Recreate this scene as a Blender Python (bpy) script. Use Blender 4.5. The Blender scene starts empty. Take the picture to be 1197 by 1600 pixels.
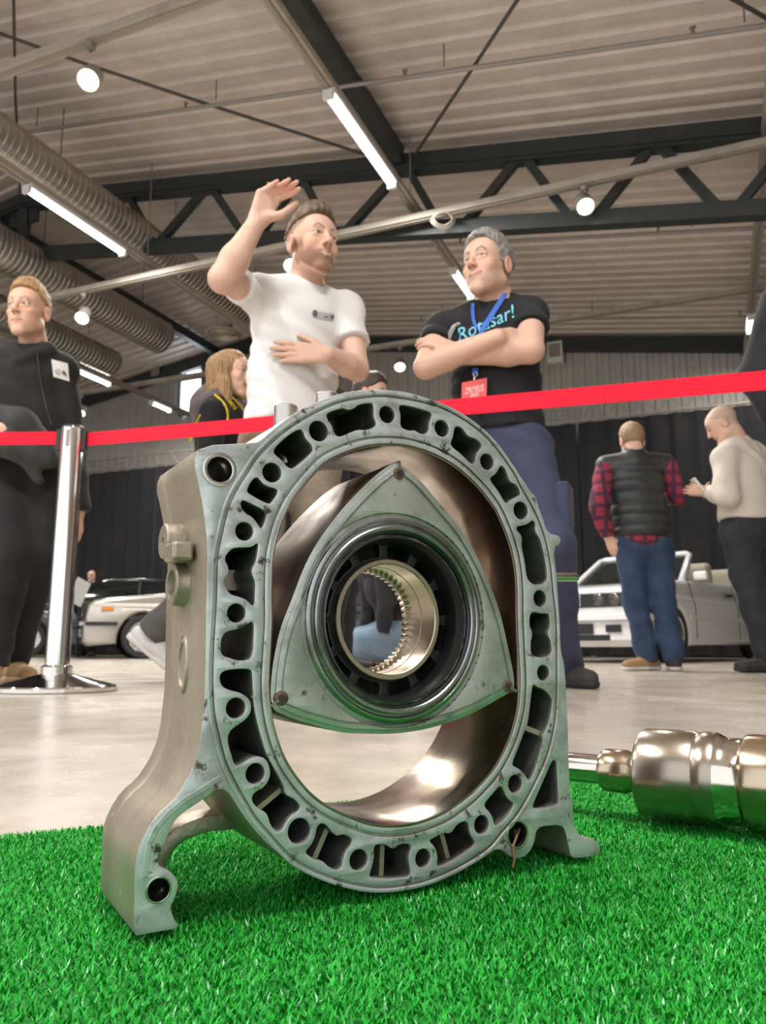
import bpy, bmesh, math, random
import numpy as np
from mathutils import Vector, Matrix, Euler

# ------------------------------------------------------------------ camera, world, exposure
F, CX, CY = 1250.0, 598.5, 800.0            # focal length in pixels of the 1197 x 1600 frame
CAM_Z = 0.15
PITCH = math.atan(213.0 / F)
scene = bpy.context.scene
COL = scene.collection
cam_data = bpy.data.cameras.new('camera')
cam_data.sensor_fit = 'VERTICAL'
cam_data.sensor_height = 36.0
cam_data.lens = 36.0 * F / 1600.0
cam_data.clip_start = 0.02
cam_data.dof.use_dof = True
cam_data.dof.focus_distance = 0.48
cam_data.dof.aperture_fstop = 21.0
camera = bpy.data.objects.new('camera', cam_data)
camera.location = (0, 0, CAM_Z)
camera.rotation_euler = (math.pi / 2 + PITCH, 0, 0)
COL.objects.link(camera)
scene.camera = camera

world = bpy.data.worlds.new('world')
scene.world = world
world.use_nodes = True
bg = world.node_tree.nodes['Background']
bg.inputs['Color'].default_value = (0.95, 0.975, 1.0, 1)
bg.inputs['Strength'].default_value = 0.72
scene.view_settings.view_transform = 'Standard'
scene.view_settings.look = 'None'
scene.view_settings.gamma = 1.0
scene.view_settings.exposure = 1.1
scene.view_settings.use_curve_mapping = False
scene.cycles.max_bounces = 8
scene.cycles.diffuse_bounces = 3
scene.cycles.glossy_bounces = 4
scene.cycles.transmission_bounces = 4
scene.cycles.caustics_reflective = False
scene.cycles.caustics_refractive = False

def area_light(name, loc, size, power, color, direction=(0, 0, -1), size_y=None):
    d = bpy.data.lights.new(name, 'AREA')
    d.energy = power; d.color = color; d.size = size
    if size_y: d.shape = 'RECTANGLE'; d.size_y = size_y
    o = bpy.data.objects.new(name, d)
    o.location = loc
    o.rotation_euler = Vector(direction).to_track_quat('-Z', 'Y').to_euler()
    COL.objects.link(o)
    return o

# ------------------------------------------------------------------ helpers
CP, SP = math.cos(PITCH), math.sin(PITCH)
def ray(px, py):
    x = (px - CX) / F; u = (CY - py) / F
    return np.array([x, CP - u * SP, SP + u * CP])
CAM = np.array([0, 0, CAM_Z])
def at_y(px, py, Y):
    r = ray(px, py); return CAM + r * (Y / r[1])
def on_z(px, py, z):
    r = ray(px, py); return CAM + r * ((z - CAM_Z) / r[2])

def new_obj(name, data, parent=None):
    o = bpy.data.objects.new(name, data)
    COL.objects.link(o)
    if parent is not None: o.parent = parent
    return o

def mesh_from(name, verts, faces, mats, parent=None, smooth=False, mat_idx=None):
    me = bpy.data.meshes.new(name)
    me.from_pydata([tuple(map(float, v)) for v in verts], [], [tuple(map(int, f)) for f in faces])
    if not isinstance(mats, (list, tuple)): mats = [mats]
    for m in mats: me.materials.append(m)
    if mat_idx is not None: me.polygons.foreach_set('material_index', np.asarray(mat_idx, dtype=np.int32))
    if smooth: me.polygons.foreach_set('use_smooth', np.ones(len(me.polygons), dtype=bool))
    me.update()
    return new_obj(name, me, parent)

def tag(o, label=None, cat=None, group=None, kind=None):
    if label: o['label'] = label
    if cat: o['category'] = cat
    if group: o['group'] = group
    if kind: o['kind'] = kind
    return o

def thing(name, loc, rotz=0.0, label=None, cat=None, group=None):
    o = bpy.data.objects.new(name, None)
    o.empty_display_size = 0.1
    o.location = loc; o.rotation_euler = (0, 0, rotz)
    COL.objects.link(o)
    return tag(o, label, cat, group)

def copy_tree(o, parent=None):
    c = o.copy(); COL.objects.link(c)
    if parent is not None: c.parent = parent
    for ch in list(o.children): copy_tree(ch, c)
    return c

class MB:
    """collects simple solids into one mesh"""
    def __init__(s): s.v = []; s.f = []; s.m = []
    def add(s, verts, faces, mi=0):
        n = len(s.v)
        s.v.extend([tuple(map(float, v)) for v in verts]); s.f.extend([tuple(int(i) + n for i in f) for f in faces]); s.m.extend([mi] * len(faces))
        return s
    def box(s, c, d, rot=None, mi=0):
        v = [(sx * d[0] / 2, sy * d[1] / 2, sz * d[2] / 2) for sx in (-1, 1) for sy in (-1, 1) for sz in (-1, 1)]
        if rot is not None: v = [tuple(rot @ Vector(p)) for p in v]
        v = [(p[0] + c[0], p[1] + c[1], p[2] + c[2]) for p in v]
        return s.add(v, [(0, 1, 3, 2), (4, 6, 7, 5), (0, 4, 5, 1), (2, 3, 7, 6), (0, 2, 6, 4), (1, 5, 7, 3)], mi)
    def bar(s, a, b, w, h=None, up=(0, 0, 1), mi=0):
        """square bar from a to b, width w, height h"""
        h = h or w
        a, b = Vector(a), Vector(b); d = (b - a); L = d.length; d.normalize()
        x = d.cross(Vector(up))
        if x.length < 1e-5: x = d.cross(Vector((1, 0, 0)))
        x.normalize(); z = x.cross(d)
        v = []
        for p in (a, b):
            for sx, sz in ((-1, -1), (1, -1), (1, 1), (-1, 1)): v.append(p + x * (sx * w / 2) + z * (sz * h / 2))
        return s.add(v, [(3, 2, 1, 0), (4, 5, 6, 7), (0, 1, 5, 4), (1, 2, 6, 5), (2, 3, 7, 6), (3, 0, 4, 7)], mi)
    def tube(s, pts, r, n=10, caps=True, mi=0):
        """round tube along a path; r a number or one per point"""
        pts = [Vector(p) for p in pts]; k = len(pts)
        rs = [r] * k if not hasattr(r, '__len__') else list(r)
        v = []; prev = None
        for i, p in enumerate(pts):
            d = (pts[min(i + 1, k - 1)] - pts[max(i - 1, 0)]).normalized()
            if prev is None:
                x = d.cross(Vector((0, 0, 1)))
                if x.length < 1e-4: x = d.cross(Vector((1, 0, 0)))
            else: x = prev - d * prev.dot(d)
            x.normalize(); prev = x; y = d.cross(x)
            for j in range(n):
                a = 2 * math.pi * j / n
                v.append(p + (x * math.cos(a) + y * math.sin(a)) * rs[i])
        f = [(i * n + j, i * n + (j + 1) % n, (i + 1) * n + (j + 1) % n, (i + 1) * n + j) for i in range(k - 1) for j in range(n)]
        if caps: f += [tuple(range(n))[::-1], tuple((k - 1) * n + j for j in range(n))]
        return s.add(v, f, mi)
    def lathe(s, prof, n=48, mi=0, close=False, M=None):
        """prof: (r, h) around local z; M an optional Matrix"""
        k = len(prof); v = []
        for r, h in prof:
            for j in range(n):
                a = 2 * math.pi * j / n
                p = Vector((r * math.cos(a), r * math.sin(a), h))
                v.append(M @ p if M is not None else p)
        rng = range(k) if close else range(k - 1)
        f = [(i * n + j, i * n + (j + 1) % n, ((i + 1) % k) * n + (j + 1) % n, ((i + 1) % k) * n + j) for i in rng for j in range(n)]
        return s.add(v, f, mi)
    def build(s, name, mats, parent=None, smooth=False):
        return mesh_from(name, s.v, s.f, mats, parent, smooth, s.m)

def auto_smooth(o, angle=35):
    me = o.data
    me.polygons.foreach_set('use_smooth', np.ones(len(me.polygons), dtype=bool))
    me.set_sharp_from_angle(angle=math.radians(angle))
    return o

# ---- procedural materials
def _mix(nt, fac, a, b):
    n = nt.nodes.new('ShaderNodeMix'); n.data_type = 'RGBA'
    for sock, v in ((n.inputs[0], fac), (n.inputs[6], a), (n.inputs[7], b)):
        if isinstance(v, bpy.types.NodeSocket): nt.links.new(v, sock)
        elif isinstance(v, (int, float)): sock.default_value = v
        else: sock.default_value = (*v[:3], 1)
    return n.outputs[2]
def _noise(nt, scale, detail=4, rough=.6, vec=None, dist=0):
    n = nt.nodes.new('ShaderNodeTexNoise'); n.inputs['Scale'].default_value = scale
    n.inputs['Detail'].default_value = detail; n.inputs['Roughness'].default_value = rough; n.inputs['Distortion'].default_value = dist
    if vec is not None: nt.links.new(vec, n.inputs['Vector'])
    return n.outputs['Fac']
def _ramp(nt, fac, p0, p1, c0=(0, 0, 0), c1=(1, 1, 1)):
    n = nt.nodes.new('ShaderNodeValToRGB'); nt.links.new(fac, n.inputs[0])
    n.color_ramp.elements[0].position = p0; n.color_ramp.elements[1].position = p1
    n.color_ramp.elements[0].color = (*c0, 1); n.color_ramp.elements[1].color = (*c1, 1)
    return n.outputs[0]
def _coord(nt, scale=None, which='Object'):
    n = nt.nodes.new('ShaderNodeTexCoord'); o = n.outputs[which]
    if scale is not None:
        m = nt.nodes.new('ShaderNodeMapping'); nt.links.new(o, m.inputs[0]); m.inputs['Scale'].default_value = scale; o = m.outputs[0]
    return o
def mat(name, color, rough=.5, metal=0., stain=None, stain_scale=20., stain_at=(.5, .65), stain2=None, stain2_scale=60., stain2_at=(.6, .7),
        bump=0., bump_scale=80., rough_var=0., emit=None, emit_strength=1., stretch=None, spec=None, alpha=None, transmission=0., coat=0., sheen=0.):
    m = bpy.data.materials.new(name); m.use_nodes = True
    nt = m.node_tree; b = nt.nodes['Principled BSDF']
    vec = _coord(nt, stretch)
    col = None
    if stain is not None: col = _mix(nt, _ramp(nt, _noise(nt, stain_scale, 5, .6, vec), *stain_at), color, stain)
    if stain2 is not None: col = _mix(nt, _ramp(nt, _noise(nt, stain2_scale, 5, .65, vec), *stain2_at), col if col is not None else color, stain2)
    if col is not None: nt.links.new(col, b.inputs['Base Color'])
    else: b.inputs['Base Color'].default_value = (*color[:3], 1)
    b.inputs['Roughness'].default_value = rough
    if rough_var:
        mr = nt.nodes.new('ShaderNodeMapRange'); nt.links.new(_noise(nt, stain_scale * 2, 4, .6, vec), mr.inputs[0])
        mr.inputs[1].default_value = .3; mr.inputs[2].default_value = .7
        mr.inputs[3].default_value = max(0.02, rough - rough_var); mr.inputs[4].default_value = min(1, rough + rough_var)
        nt.links.new(mr.outputs[0], b.inputs['Roughness'])
    b.inputs['Metallic'].default_value = metal
    if spec is not None: b.inputs['Specular IOR Level'].default_value = spec
    if transmission: b.inputs['Transmission Weight'].default_value = transmission
    if coat: b.inputs['Coat Weight'].default_value = coat; b.inputs['Coat Roughness'].default_value = .05
    if sheen: b.inputs['Sheen Weight'].default_value = sheen
    if emit is not None:
        b.inputs['Emission Color'].default_value = (*emit, 1); b.inputs['Emission Strength'].default_value = emit_strength
    if bump:
        bn = nt.nodes.new('ShaderNodeBump'); bn.inputs['Strength'].default_value = bump; bn.inputs['Distance'].default_value = 1.0 / bump_scale * .3
        nt.links.new(_noise(nt, bump_scale, 4, .6, vec), bn.inputs['Height']); nt.links.new(bn.outputs[0], b.inputs['Normal'])
    return m

# ---- 2-D outlines
def chaikin(p, n=2):
    p = np.asarray(p, float)
    for _ in range(n):
        q = np.roll(p, -1, 0)
        p = np.stack([.75 * p + .25 * q, .25 * p + .75 * q], 1).reshape(-1, 2)
    return p
def smooth_loop(p, m):
    """closed Catmull-Rom through the points, m samples per span"""
    p = np.asarray(p, float); out = []
    t = np.linspace(0, 1, m, endpoint=False)[:, None]
    p0, p1, p2, p3 = np.roll(p, 1, 0), p, np.roll(p, -1, 0), np.roll(p, -2, 0)
    for a, b, c, d in zip(p0, p1, p2, p3):
        out.append(.5 * ((2 * b) + (-a + c) * t + (2 * a - 5 * b + 4 * c - d) * t ** 2 + (-a + 3 * b - 3 * c + d) * t ** 3))
    return np.concatenate(out)
def offset_loop(p, d):
    """move a closed loop outward by d (d < 0 inward)"""
    p = np.asarray(p, float)
    A = .5 * np.sum(p[:, 0] * np.roll(p[:, 1], -1) - np.roll(p[:, 0], -1) * p[:, 1])
    t = np.roll(p, -1, 0) - np.roll(p, 1, 0); t /= np.linalg.norm(t, axis=1)[:, None] + 1e-12
    n = np.stack([t[:, 1], -t[:, 0]], 1) * (1 if A > 0 else -1)
    return p + n * d
def circle(c, r, n=28):
    a = np.arange(n) * 2 * math.pi / n
    return np.stack([c[0] + r * np.cos(a), c[1] + r * np.sin(a)], 1)
def extrude_loops(loops, d0, d1, bevel=0.0, bres=1):
    """flat outline with holes (even-odd) -> solid between depths d0 and d1. Returns verts as (x, depth, z) and faces."""
    cu = bpy.data.curves.new('tmp', 'CURVE'); cu.dimensions = '2D'; cu.fill_mode = 'BOTH'
    for lp in loops:
        s = cu.splines.new('POLY'); s.points.add(len(lp) - 1)
        co = np.zeros((len(lp), 4), np.float32); co[:, :2] = lp; co[:, 3] = 1
        s.points.foreach_set('co', co.ravel()); s.use_cyclic_u = True
    cu.extrude = (d1 - d0) / 2 - bevel
    cu.bevel_depth = bevel; cu.bevel_resolution = bres; cu.offset = -bevel
    o = bpy.data.objects.new('tmp', cu)
    me = bpy.data.meshes.new_from_object(o)
    bm = bmesh.new(); bm.from_mesh(me); bmesh.ops.remove_doubles(bm, verts=bm.verts, dist=1e-6); bm.to_mesh(me); bm.free()
    v = np.zeros(len(me.vertices) * 3); me.vertices.foreach_get('co', v); v = v.reshape(-1, 3)
    f = [tuple(p.vertices)[::-1] for p in me.polygons]
    bpy.data.objects.remove(o); bpy.data.curves.remove(cu); bpy.data.meshes.remove(me)
    out = np.stack([v[:, 0], v[:, 2] + (d0 + d1) / 2, v[:, 1]], 1)
    return out, [t[::-1] for t in f]
# ------------------------------------------------------------------ the hall: axes u (across), w (depth)
PSI = math.radians(22.5)
HU = np.array([math.cos(PSI), -math.sin(PSI), 0]); HW = np.array([math.sin(PSI), math.cos(PSI), 0])
def H(u, w, z): return HU * u + HW * w + np.array([0, 0, z])
KH = 1.12
U0, WB, HR, TS = -8.1 * KH, 13.0 * KH, .15 + 6.05 * KH, .15        # ridge line, back wall, ridge height, roof slope
ZR = .15 + 4.45 * KH                                     # height of the lighting rails
def uw(p): return float(np.dot(p, HU)), float(np.dot(p, HW))
def roof_z(u): return HR - TS * abs(u - U0)
def on_roof(px, py, below=0.0, side=1):
    r = ray(px, py)                          # z = HR - below - side*TS*(u-U0)
    n = np.array([0, 0, 1.0]) + side * TS * HU
    t = (HR - below + side * TS * U0 - np.dot(n, CAM)) / np.dot(n, r)
    return CAM + r * t
def on_w(px, py, w):
    r = ray(px, py); return CAM + r * ((w - np.dot(CAM, HW)) / np.dot(r, HW))
def on_u(px, py, u):
    r = ray(px, py); return CAM + r * ((u - np.dot(CAM, HU)) / np.dot(r, HU))

# lamps of the hall: rows of fluorescent tubes hung on a 3.27 m grid of rails
RAIL_U = [KH * x for x in (-9.16, -5.88, -2.60, .68, 3.95)]
RAIL_W = [KH * x for x in (.80, 4.08, 7.00, 10.66)]
RAIL_Z = [.15 + KH * x + .07 for x in (4.45, 4.45, 4.20, 4.45)]
WARM = (1.0, .86, .68); COOL = (1.0, .97, .92)
tube_spans = []                              # (u, w0, w1)
for (ui, p0, p1) in [(2, (521, 130), (614, 275)), (1, (48, 281), (195, 383)), (0, (114, 570), (168, 593)), (2, (712, 412), (742, 452)), (0, (292, 652), (306, 660)), (3, (1166, 512), (1161, 560))]:
    a, b = on_z(*p0, ZR), on_z(*p1, ZR)
    wa, wb = min(uw(a)[1], WB - 2.0), min(uw(b)[1], WB - 1.4)
    tube_spans.append((RAIL_U[ui], wa, wb if wb - wa < 2.6 else wa + 2.6))
for u_ in RAIL_U[1:]: tube_spans.append((u_, -1.6, .4))          # the next tubes along the rails, over and behind the camera
tube_spans.append((RAIL_U[4], 5.6, 7.8))
for k, (u_, w0, w1) in enumerate(tube_spans):
    c = H(u_, (w0 + w1) / 2, ZR - .16)
    L = min(abs(w1 - w0), 2.4)
    o = area_light('tube_light', c, .12, (80 if k < 2 else 46) * L, COOL, size_y=L)
    o.rotation_euler = (0, 0, -PSI)
HALL_SPOTS = [(138, 122, 1), (915, 320, 2), (455, 413, 2), (128, 495, 2), (625, 572, 3), (126, 644, 3)]

# ---- materials of the hall
def ribbed_mat(name, c0, c1, rough=.6, metal=.0, scale=3.0):
    return mat(name, c0, rough, metal, stain=c1, stain_scale=scale, stain_at=(.35, .7), stain2=tuple(x * .7 for x in c0), stain2_scale=.6, stain2_at=(.5, .75))
M_deck = ribbed_mat('roof deck sheet', (.66, .585, .53), (.58, .51, .455), .5, .1)
M_wall = ribbed_mat('wall sheet', (.46, .435, .40), (.40, .38, .35), .6, .1)
M_truss = mat('dark green painted steel', (.030, .038, .038), .45, .1, stain=(.05, .045, .04), stain_scale=5)
M_rail = mat('beige rail', (.42, .38, .32), .5, .2, stain=(.33, .29, .24), stain_scale=3)
M_duct = mat('galvanised duct', (.50, .47, .42), .36, .9, stain=(.40, .37, .32), stain_scale=3, rough_var=.08)
M_tube = mat('fluorescent tube', (1, 1, 1), .4, emit=(1.0, .97, .9), emit_strength=7.0)
M_bulb = mat('lit spot lens', (1, 1, 1), .4, emit=(1.0, .88, .68), emit_strength=14.0)
M_spot = mat('grey spot body', (.32, .29, .25), .5, .3)
M_cable = mat('dark cable', (.06, .055, .05), .6)
M_pipeg = mat('grey water pipe', (.30, .27, .25), .45, .4)
M_curtain = mat('black stage curtain', (.012, .012, .014), .9, stain=(.02, .018, .018), stain_scale=2, sheen=.1)
M_white = mat('white plastic', (.7, .7, .68), .5)
M_dark = mat('black plastic', (.02, .02, .02), .45)
M_window = mat('daylight window pane', (.8, .9, 1), .2, emit=(.80, .91, 1.0), emit_strength=3.0)

def floor_material():
    m = bpy.data.materials.new('polished concrete'); m.use_nodes = True; nt = m.node_tree; b = nt.nodes['Principled BSDF']
    vec = _coord(nt)
    c = _mix(nt, _ramp(nt, _noise(nt, .55, 3, .5, vec), .35, .7), (.55, .475, .395), (.48, .435, .385))
    c = _mix(nt, _ramp(nt, _noise(nt, 4.0, 6, .65, vec, .6), .45, .75), c, (.41, .355, .295))
    c = _mix(nt, _ramp(nt, _noise(nt, 40.0, 5, .7, vec), .55, .8), c, (.38, .34, .30))
    nt.links.new(c, b.inputs['Base Color'])
    mr = nt.nodes.new('ShaderNodeMapRange'); nt.links.new(_noise(nt, 3.0, 5, .6, vec), mr.inputs[0])
    mr.inputs[1].default_value = .3; mr.inputs[2].default_value = .7; mr.inputs[3].default_value = .16; mr.inputs[4].default_value = .34
    nt.links.new(mr.outputs[0], b.inputs['Roughness'])
    bn = nt.nodes.new('ShaderNodeBump'); bn.inputs['Strength'].default_value = .06; bn.inputs['Distance'].default_value = .01
    nt.links.new(_noise(nt, 25, 4, .6, vec), bn.inputs['Height']); nt.links.new(bn.outputs[0], b.inputs['Normal'])
    return m
M_floor = floor_material()
UL, UR, WF = -21.0, 10.0, -5.0
tag(mesh_from('floor', [H(UL, WF, 0), H(UR, WF, 0), H(UR, WB + .3, 0), H(UL, WB + .3, 0)], [(0, 1, 2, 3)], M_floor), kind='structure')
# roof deck: trapezoid ribs running down the slope
def ribbed_roof(u_a, u_b):
    v = []; f = []; per = .25; w = WF; k = 0
    prof = []
    while w < WB + .3:
        prof += [(w, 0), (w + .11, 0), (w + .135, .035), (w + .225, .035)]; w += per
    for (w_, dz) in prof:
        for u_ in (u_a, u_b): v.append(H(u_, w_, roof_z(u_) + dz))
    for i in range(len(prof) - 1): f.append((2 * i, 2 * i + 1, 2 * i + 3, 2 * i + 2))
    return v, f
v, f = ribbed_roof(U0, UR); v2, f2 = ribbed_roof(UL, U0)
tag(mesh_from('ceiling', v + v2, f + [tuple(i + len(v) for i in t) for t in f2], M_deck), kind='structure')
def ribbed_wall(p_of, u_a, u_b, z0, ztop):
    v = []; f = []; u_ = u_a; prof = []
    while u_ < u_b: prof += [(u_, 0), (u_ + .10, 0), (u_ + .12, .03), (u_ + .20, .03)]; u_ += .22
    for (u_, d) in prof: v += [p_of(u_, d, z0), p_of(u_, d, ztop(u_))]
    for i in range(len(prof) - 1): f.append((2 * i, 2 * i + 1, 2 * i + 3, 2 * i + 2))
    return v, f
v, f = ribbed_wall(lambda u_, d, z: H(u_, WB + d, z), UL, UR, 0, lambda u_: roof_z(u_) + .03)
tag(mesh_from('wall_back', v, f, M_wall), kind='structure')
v, f = ribbed_wall(lambda w_, d, z: H(UR + d, w_, z), WF, WB, 0, lambda w_: roof_z(UR) + .03)
tag(mesh_from('wall_right', v, f, M_wall), kind='structure')
v, f = ribbed_wall(lambda w_, d, z: H(UL - d, w_, z), WF, WB, 0, lambda w_: roof_z(UL) + .03)
tag(mesh_from('wall_left', v, f, M_wall), kind='structure')
# gable beam under the roof at the back wall
bm_ = MB()
for a, b in ((U0, UR - .05), (U0, UL + .05)):
    bm_.bar(H(a, WB - .12, roof_z(a) - .16), H(b, WB - .12, roof_z(b) - .16), .16, .26)
tag(bm_.build('trim_1', M_truss), kind='structure')

# ---- the steel truss
TW = 7.2 * KH
truss = thing('roof_truss', H(U0, TW, 0), 0, 'dark steel lattice roof truss spanning above the two talking men', 'truss')
def rel(o, p): return np.asarray(p) - np.array(o.location)
def tbar(name, a, b, w, h, m=M_truss, root=truss, up=(0, 0, 1)):
    x = MB(); x.bar(rel(root, a), rel(root, b), w, h, up=up); return x.build(name, m, root)
pt0 = on_w(600, 262, TW); pb0 = on_w(600, 364, TW)
zt_off = roof_z(uw(pt0)[0]) - pt0[2]; zb_off = roof_z(uw(pb0)[0]) - pb0[2]
def top(u_): return H(u_, TW, roof_z(u_) - zt_off)
def bot(u_): return H(u_, TW, roof_z(u_) - zb_off)
for a, b in ((U0, UR - .1), (U0, UL + .1)):
    tbar('top_chord', top(a), top(b), .16, .22); tbar('bottom_chord', bot(a), bot(b), .14, .17)
    tbar('chord_lip', H(a, TW - .09, top(a)[2] - .06), H(b, TW - .09, top(b)[2] - .06), .03, .02, root=truss)
for tpx, bl, brr in [(200, None, 246), (328, 246, 388), (471, 400, 520), (634, 536, 692), (817, 722, 895), (1028, 928, 1130), (1262, 1150, 1380)]:
    ut = uw(on_w(tpx, 270, TW))[0]
    for bx in (bl, brr):
        if bx is None: continue
        ub = uw(on_w(bx, 360, TW))[0]
        tbar('diagonal', top(ut), bot(ub), .09, .09)
for k in range(4):
    ut = U0 - .6 - 1.6 * k; tbar('diagonal', top(ut), bot(ut + .75), .09, .09); tbar('diagonal', top(ut), bot(ut - .75), .09, .09)
tbar('king_post', top(U0) - [0, 0, .05], bot(U0), .14, .14)
gp = MB(); c = rel(truss, top(U0)); gp.box(c - np.array([0, 0, .15]), (.55, .03, .42), Matrix.Rotation(-PSI, 3, 'Z')); gp.build('gusset_plate', M_truss, truss); gp = MB(); c = rel(truss, bot(U0)); gp.box(c, (.5, .03, .3), Matrix.Rotation(-PSI, 3, 'Z'))
gp.build('gusset_plate', M_truss, truss)
for dx, dz in [(-.18, .08), (.18, .08), (-.18, -.08), (.18, -.08), (0, .1), (0, -.1)]:
    x = MB(); p = bot(U0) + HU * dx + [0, 0, dz] - HW * .02; x.lathe([(.0001, .03), (.022, .03), (.025, 0)], 10, M=Matrix.Translation(rel(truss, p)) @ Matrix.Rotation(math.pi / 2, 4, 'X')); x.build('bolt', M_rail, truss)

# depth purlins under the deck
def roof_beam(u_, w0, w1, w, h, below, name, label, m=M_truss, cat='beam'):
    p0 = H(u_, w0, roof_z(u_) - below); o = thing(name, p0, 0, label, cat)
    x = MB(); x.bar((0, 0, 0), H(u_, w1, roof_z(u_) - below) - p0, w, h); x.build('web', m, o)
    x = MB(); x.bar((0, 0, -h / 2), H(u_, w1, roof_z(u_) - below) - p0 - np.array([0, 0, h / 2]), w * 1.8, .02); x.build('flange', m, o)
    return o
ua = uw(on_roof(560, 145, .15))[0]
roof_beam(ua, WF, TW, .09, .26, .15, 'roof_purlin', 'dark steel roof beam running beside the bright tube above the waving man')
roof_beam(uw(on_roof(215, 400, .15, 1))[0] if False else -9.9, TW, WB - .3, .08, .2, .15, 'roof_purlin', 'dark steel roof beam between the ducts at the far left')

# lighting rails: one hung grid
grid = thing('lighting_rail_grid', H(U0, 0, ZR), 0, 'grid of thin beige lighting rails hung under the roof', 'lighting rails')
def rail_obj(a, b, w=.11, h=.07):
    a = rel(grid, a); b = rel(grid, b); x = MB(); x.bar(a, b, w, h); r = x.build('rail', M_rail, grid)
    dz = np.array([0, 0, h / 2 + .008]); x = MB(); x.bar(a - dz, b - dz, w * .35, .012); x.build('slot_strip', M_spot, r)
for u_ in RAIL_U: rail_obj(H(u_, WF, ZR), H(u_, WB - .1, ZR))
for w_, z_ in zip(RAIL_W[1:], RAIL_Z[1:]): rail_obj(H(-15.5, w_, z_), H(UR - .2, w_, z_))
for u_ in RAIL_U[1:4]:
    for w_ in RAIL_W[1:]:
        x = MB(); c = rel(grid, H(u_, w_, ZR + .09)); x.tube([c, c + np.array([0, 0, roof_z(u_) - ZR - .1])], .008, 6); x.build('hanger_rod', M_pipeg, grid)
# fluorescent fittings
names_t = ['bright fluorescent tube fitting above and between the two men', 'bright fluorescent tube fitting below the ribbed duct at left', 'small far fluorescent fitting beside the short duct at left', 'fluorescent fitting half hidden behind the head of the man with crossed arms', 'tiny far fluorescent fitting by the back window', 'far fluorescent fitting at the right edge beside the dark jacket']
for k, (u_, w0, w1) in enumerate(tube_spans):
    a = H(u_, w0, ZR - .06); b = H(u_, w1, ZR - .06)
    o = thing('fluorescent_fitting', a, 0, names_t[k] if k < len(names_t) else 'fluorescent fitting out of view, ' + ['behind the camera under the long duct', 'straight above and behind the camera', 'behind the camera towards the right', 'behind the camera at the far right', 'beyond the right edge ahead of the camera'][k - len(names_t)], 'lamp', 'fluorescent fittings on the rails')
    d = b - a
    x = MB(); x.bar((0, 0, 0), d, .12, .05); x.build('housing', M_white, o)
    x = MB(); e = d / np.linalg.norm(d); x.tube([e * .03 - [0, 0, .045], d - e * .03 - [0, 0, .045]], .032, 10); x.build('tube', M_tube, o)
    for t in (0.0, 1.0):
        x = MB(); x.box(d * t - np.array([0, 0, .04]), (.1, .04, .09), Matrix.Rotation(-PSI, 3, 'Z')); x.build('end_cap', M_white, o)
# track spotlights
spot_labels = ['warm round spotlight on the nearest rail at top left', 'warm round spotlight on the rail above the man with crossed arms', 'round spotlight glowing beside the waving man\'s neck', 'warm round spotlight hanging over the young man in the hoodie', 'small far spotlight low between the two men', 'small far spotlight just above the chrome post']
for (px, py, wi), lb in zip(HALL_SPOTS, spot_labels):
    w_ = RAIL_W[wi]; p = on_w(px, py, w_); u_ = uw(p)[0]
    ZK = RAIL_Z[wi] - .045; o = thing('track_spotlight', H(u_, w_, ZK), 0, lb, 'spotlight', 'round track spotlights')
    hgt = max(ZK - p[2], .16)
    x = MB(); x.lathe([(.0001, 0), (.04, 0), (.04, -.05), (.012, -.05), (.012, -.08)], 14); x.build('mount', M_spot, o)
    x = MB(); M = Matrix.Translation((0, 0, -hgt - .02)) @ Matrix.Rotation(math.radians(-38), 4, 'X')
    x.lathe([(.0001, .2), (.07, .2), (.085, .17), (.085, .01), (.10, 0), (.10, -.005), (.085, -.005), (.08, .02)], 20, M=M); auto_smooth(x.build('head', M_spot, o), 40)
    x = MB(); x.lathe([(.0001, .0), (.078, .004), (.083, .012)], 20, M=M); x.build('lens', M_bulb, o)
    d_ = bpy.data.lights.new('spot_glow', 'SPOT'); d_.energy = 60; d_.color = WARM; d_.spot_size = math.radians(95); d_.spot_blend = .6; d_.shadow_soft_size = .08
    l = bpy.data.objects.new('spot_glow', d_); l.location = H(u_, w_, p[2] - .06); l.rotation_euler = (math.radians(-38), 0, 0); COL.objects.link(l)

# sprinkler pipes and bracing rods under the roof
def roof_path(name, pxs, below, r, label, cat, m):
    P = [on_roof(a, b, below) for a, b in pxs]; o = MB(); o.tube([p - P[0] for p in P], r, 8)
    q = o.build(name, m); q.location = P[0]; tag(q, label, cat); return q
def slope_pipe(px, py, below, u_a, u_b, r, name, label):
    p = on_roof(px, py, below); w_ = uw(p)[1]; a = H(u_a, w_, roof_z(u_a) - below); b = H(u_b, w_, roof_z(u_b) - below)
    o = thing(name, a, 0, label, 'pipe')
    x = MB(); x.tube([(0, 0, 0), b - a], r, 10); x.build('pipe', M_pipeg, o)
    k = u_a + 1.0
    while k < u_b:
        c = H(k, w_, roof_z(k) - below) - a; x = MB(); x.tube([c, c + np.array([0, 0, .02]), c + np.array([0, 0, .07]), c + np.array([0, 0, .08])], [.02, .02, .012, .03], 8); x.build('sprinkler_head', M_steelg, o)
        x = MB(); x.tube([c + HU * .4, c + HU * .4 + np.array([0, 0, below])], .006, 5); x.build('hanger', M_cable, o); k += 2.6
M_steelg = mat('brass sprinkler', (.35, .3, .25), .4, .8)
slope_pipe(600, 126, .30, U0 + .4, UR - .2, .022, 'sprinkler_pipe', 'grey sprinkler pipe crossing the upper part of the ceiling')
slope_pipe(1000, 366, .30, U0 + 2.5, UR - .2, .02, 'sprinkler_pipe', 'grey sprinkler pipe behind the truss, right of the men')
slope_pipe(960, 497, .30, U0 + 3.5, UR - .2, .02, 'sprinkler_pipe', 'thin far sprinkler pipe near the back wall at right')
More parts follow.
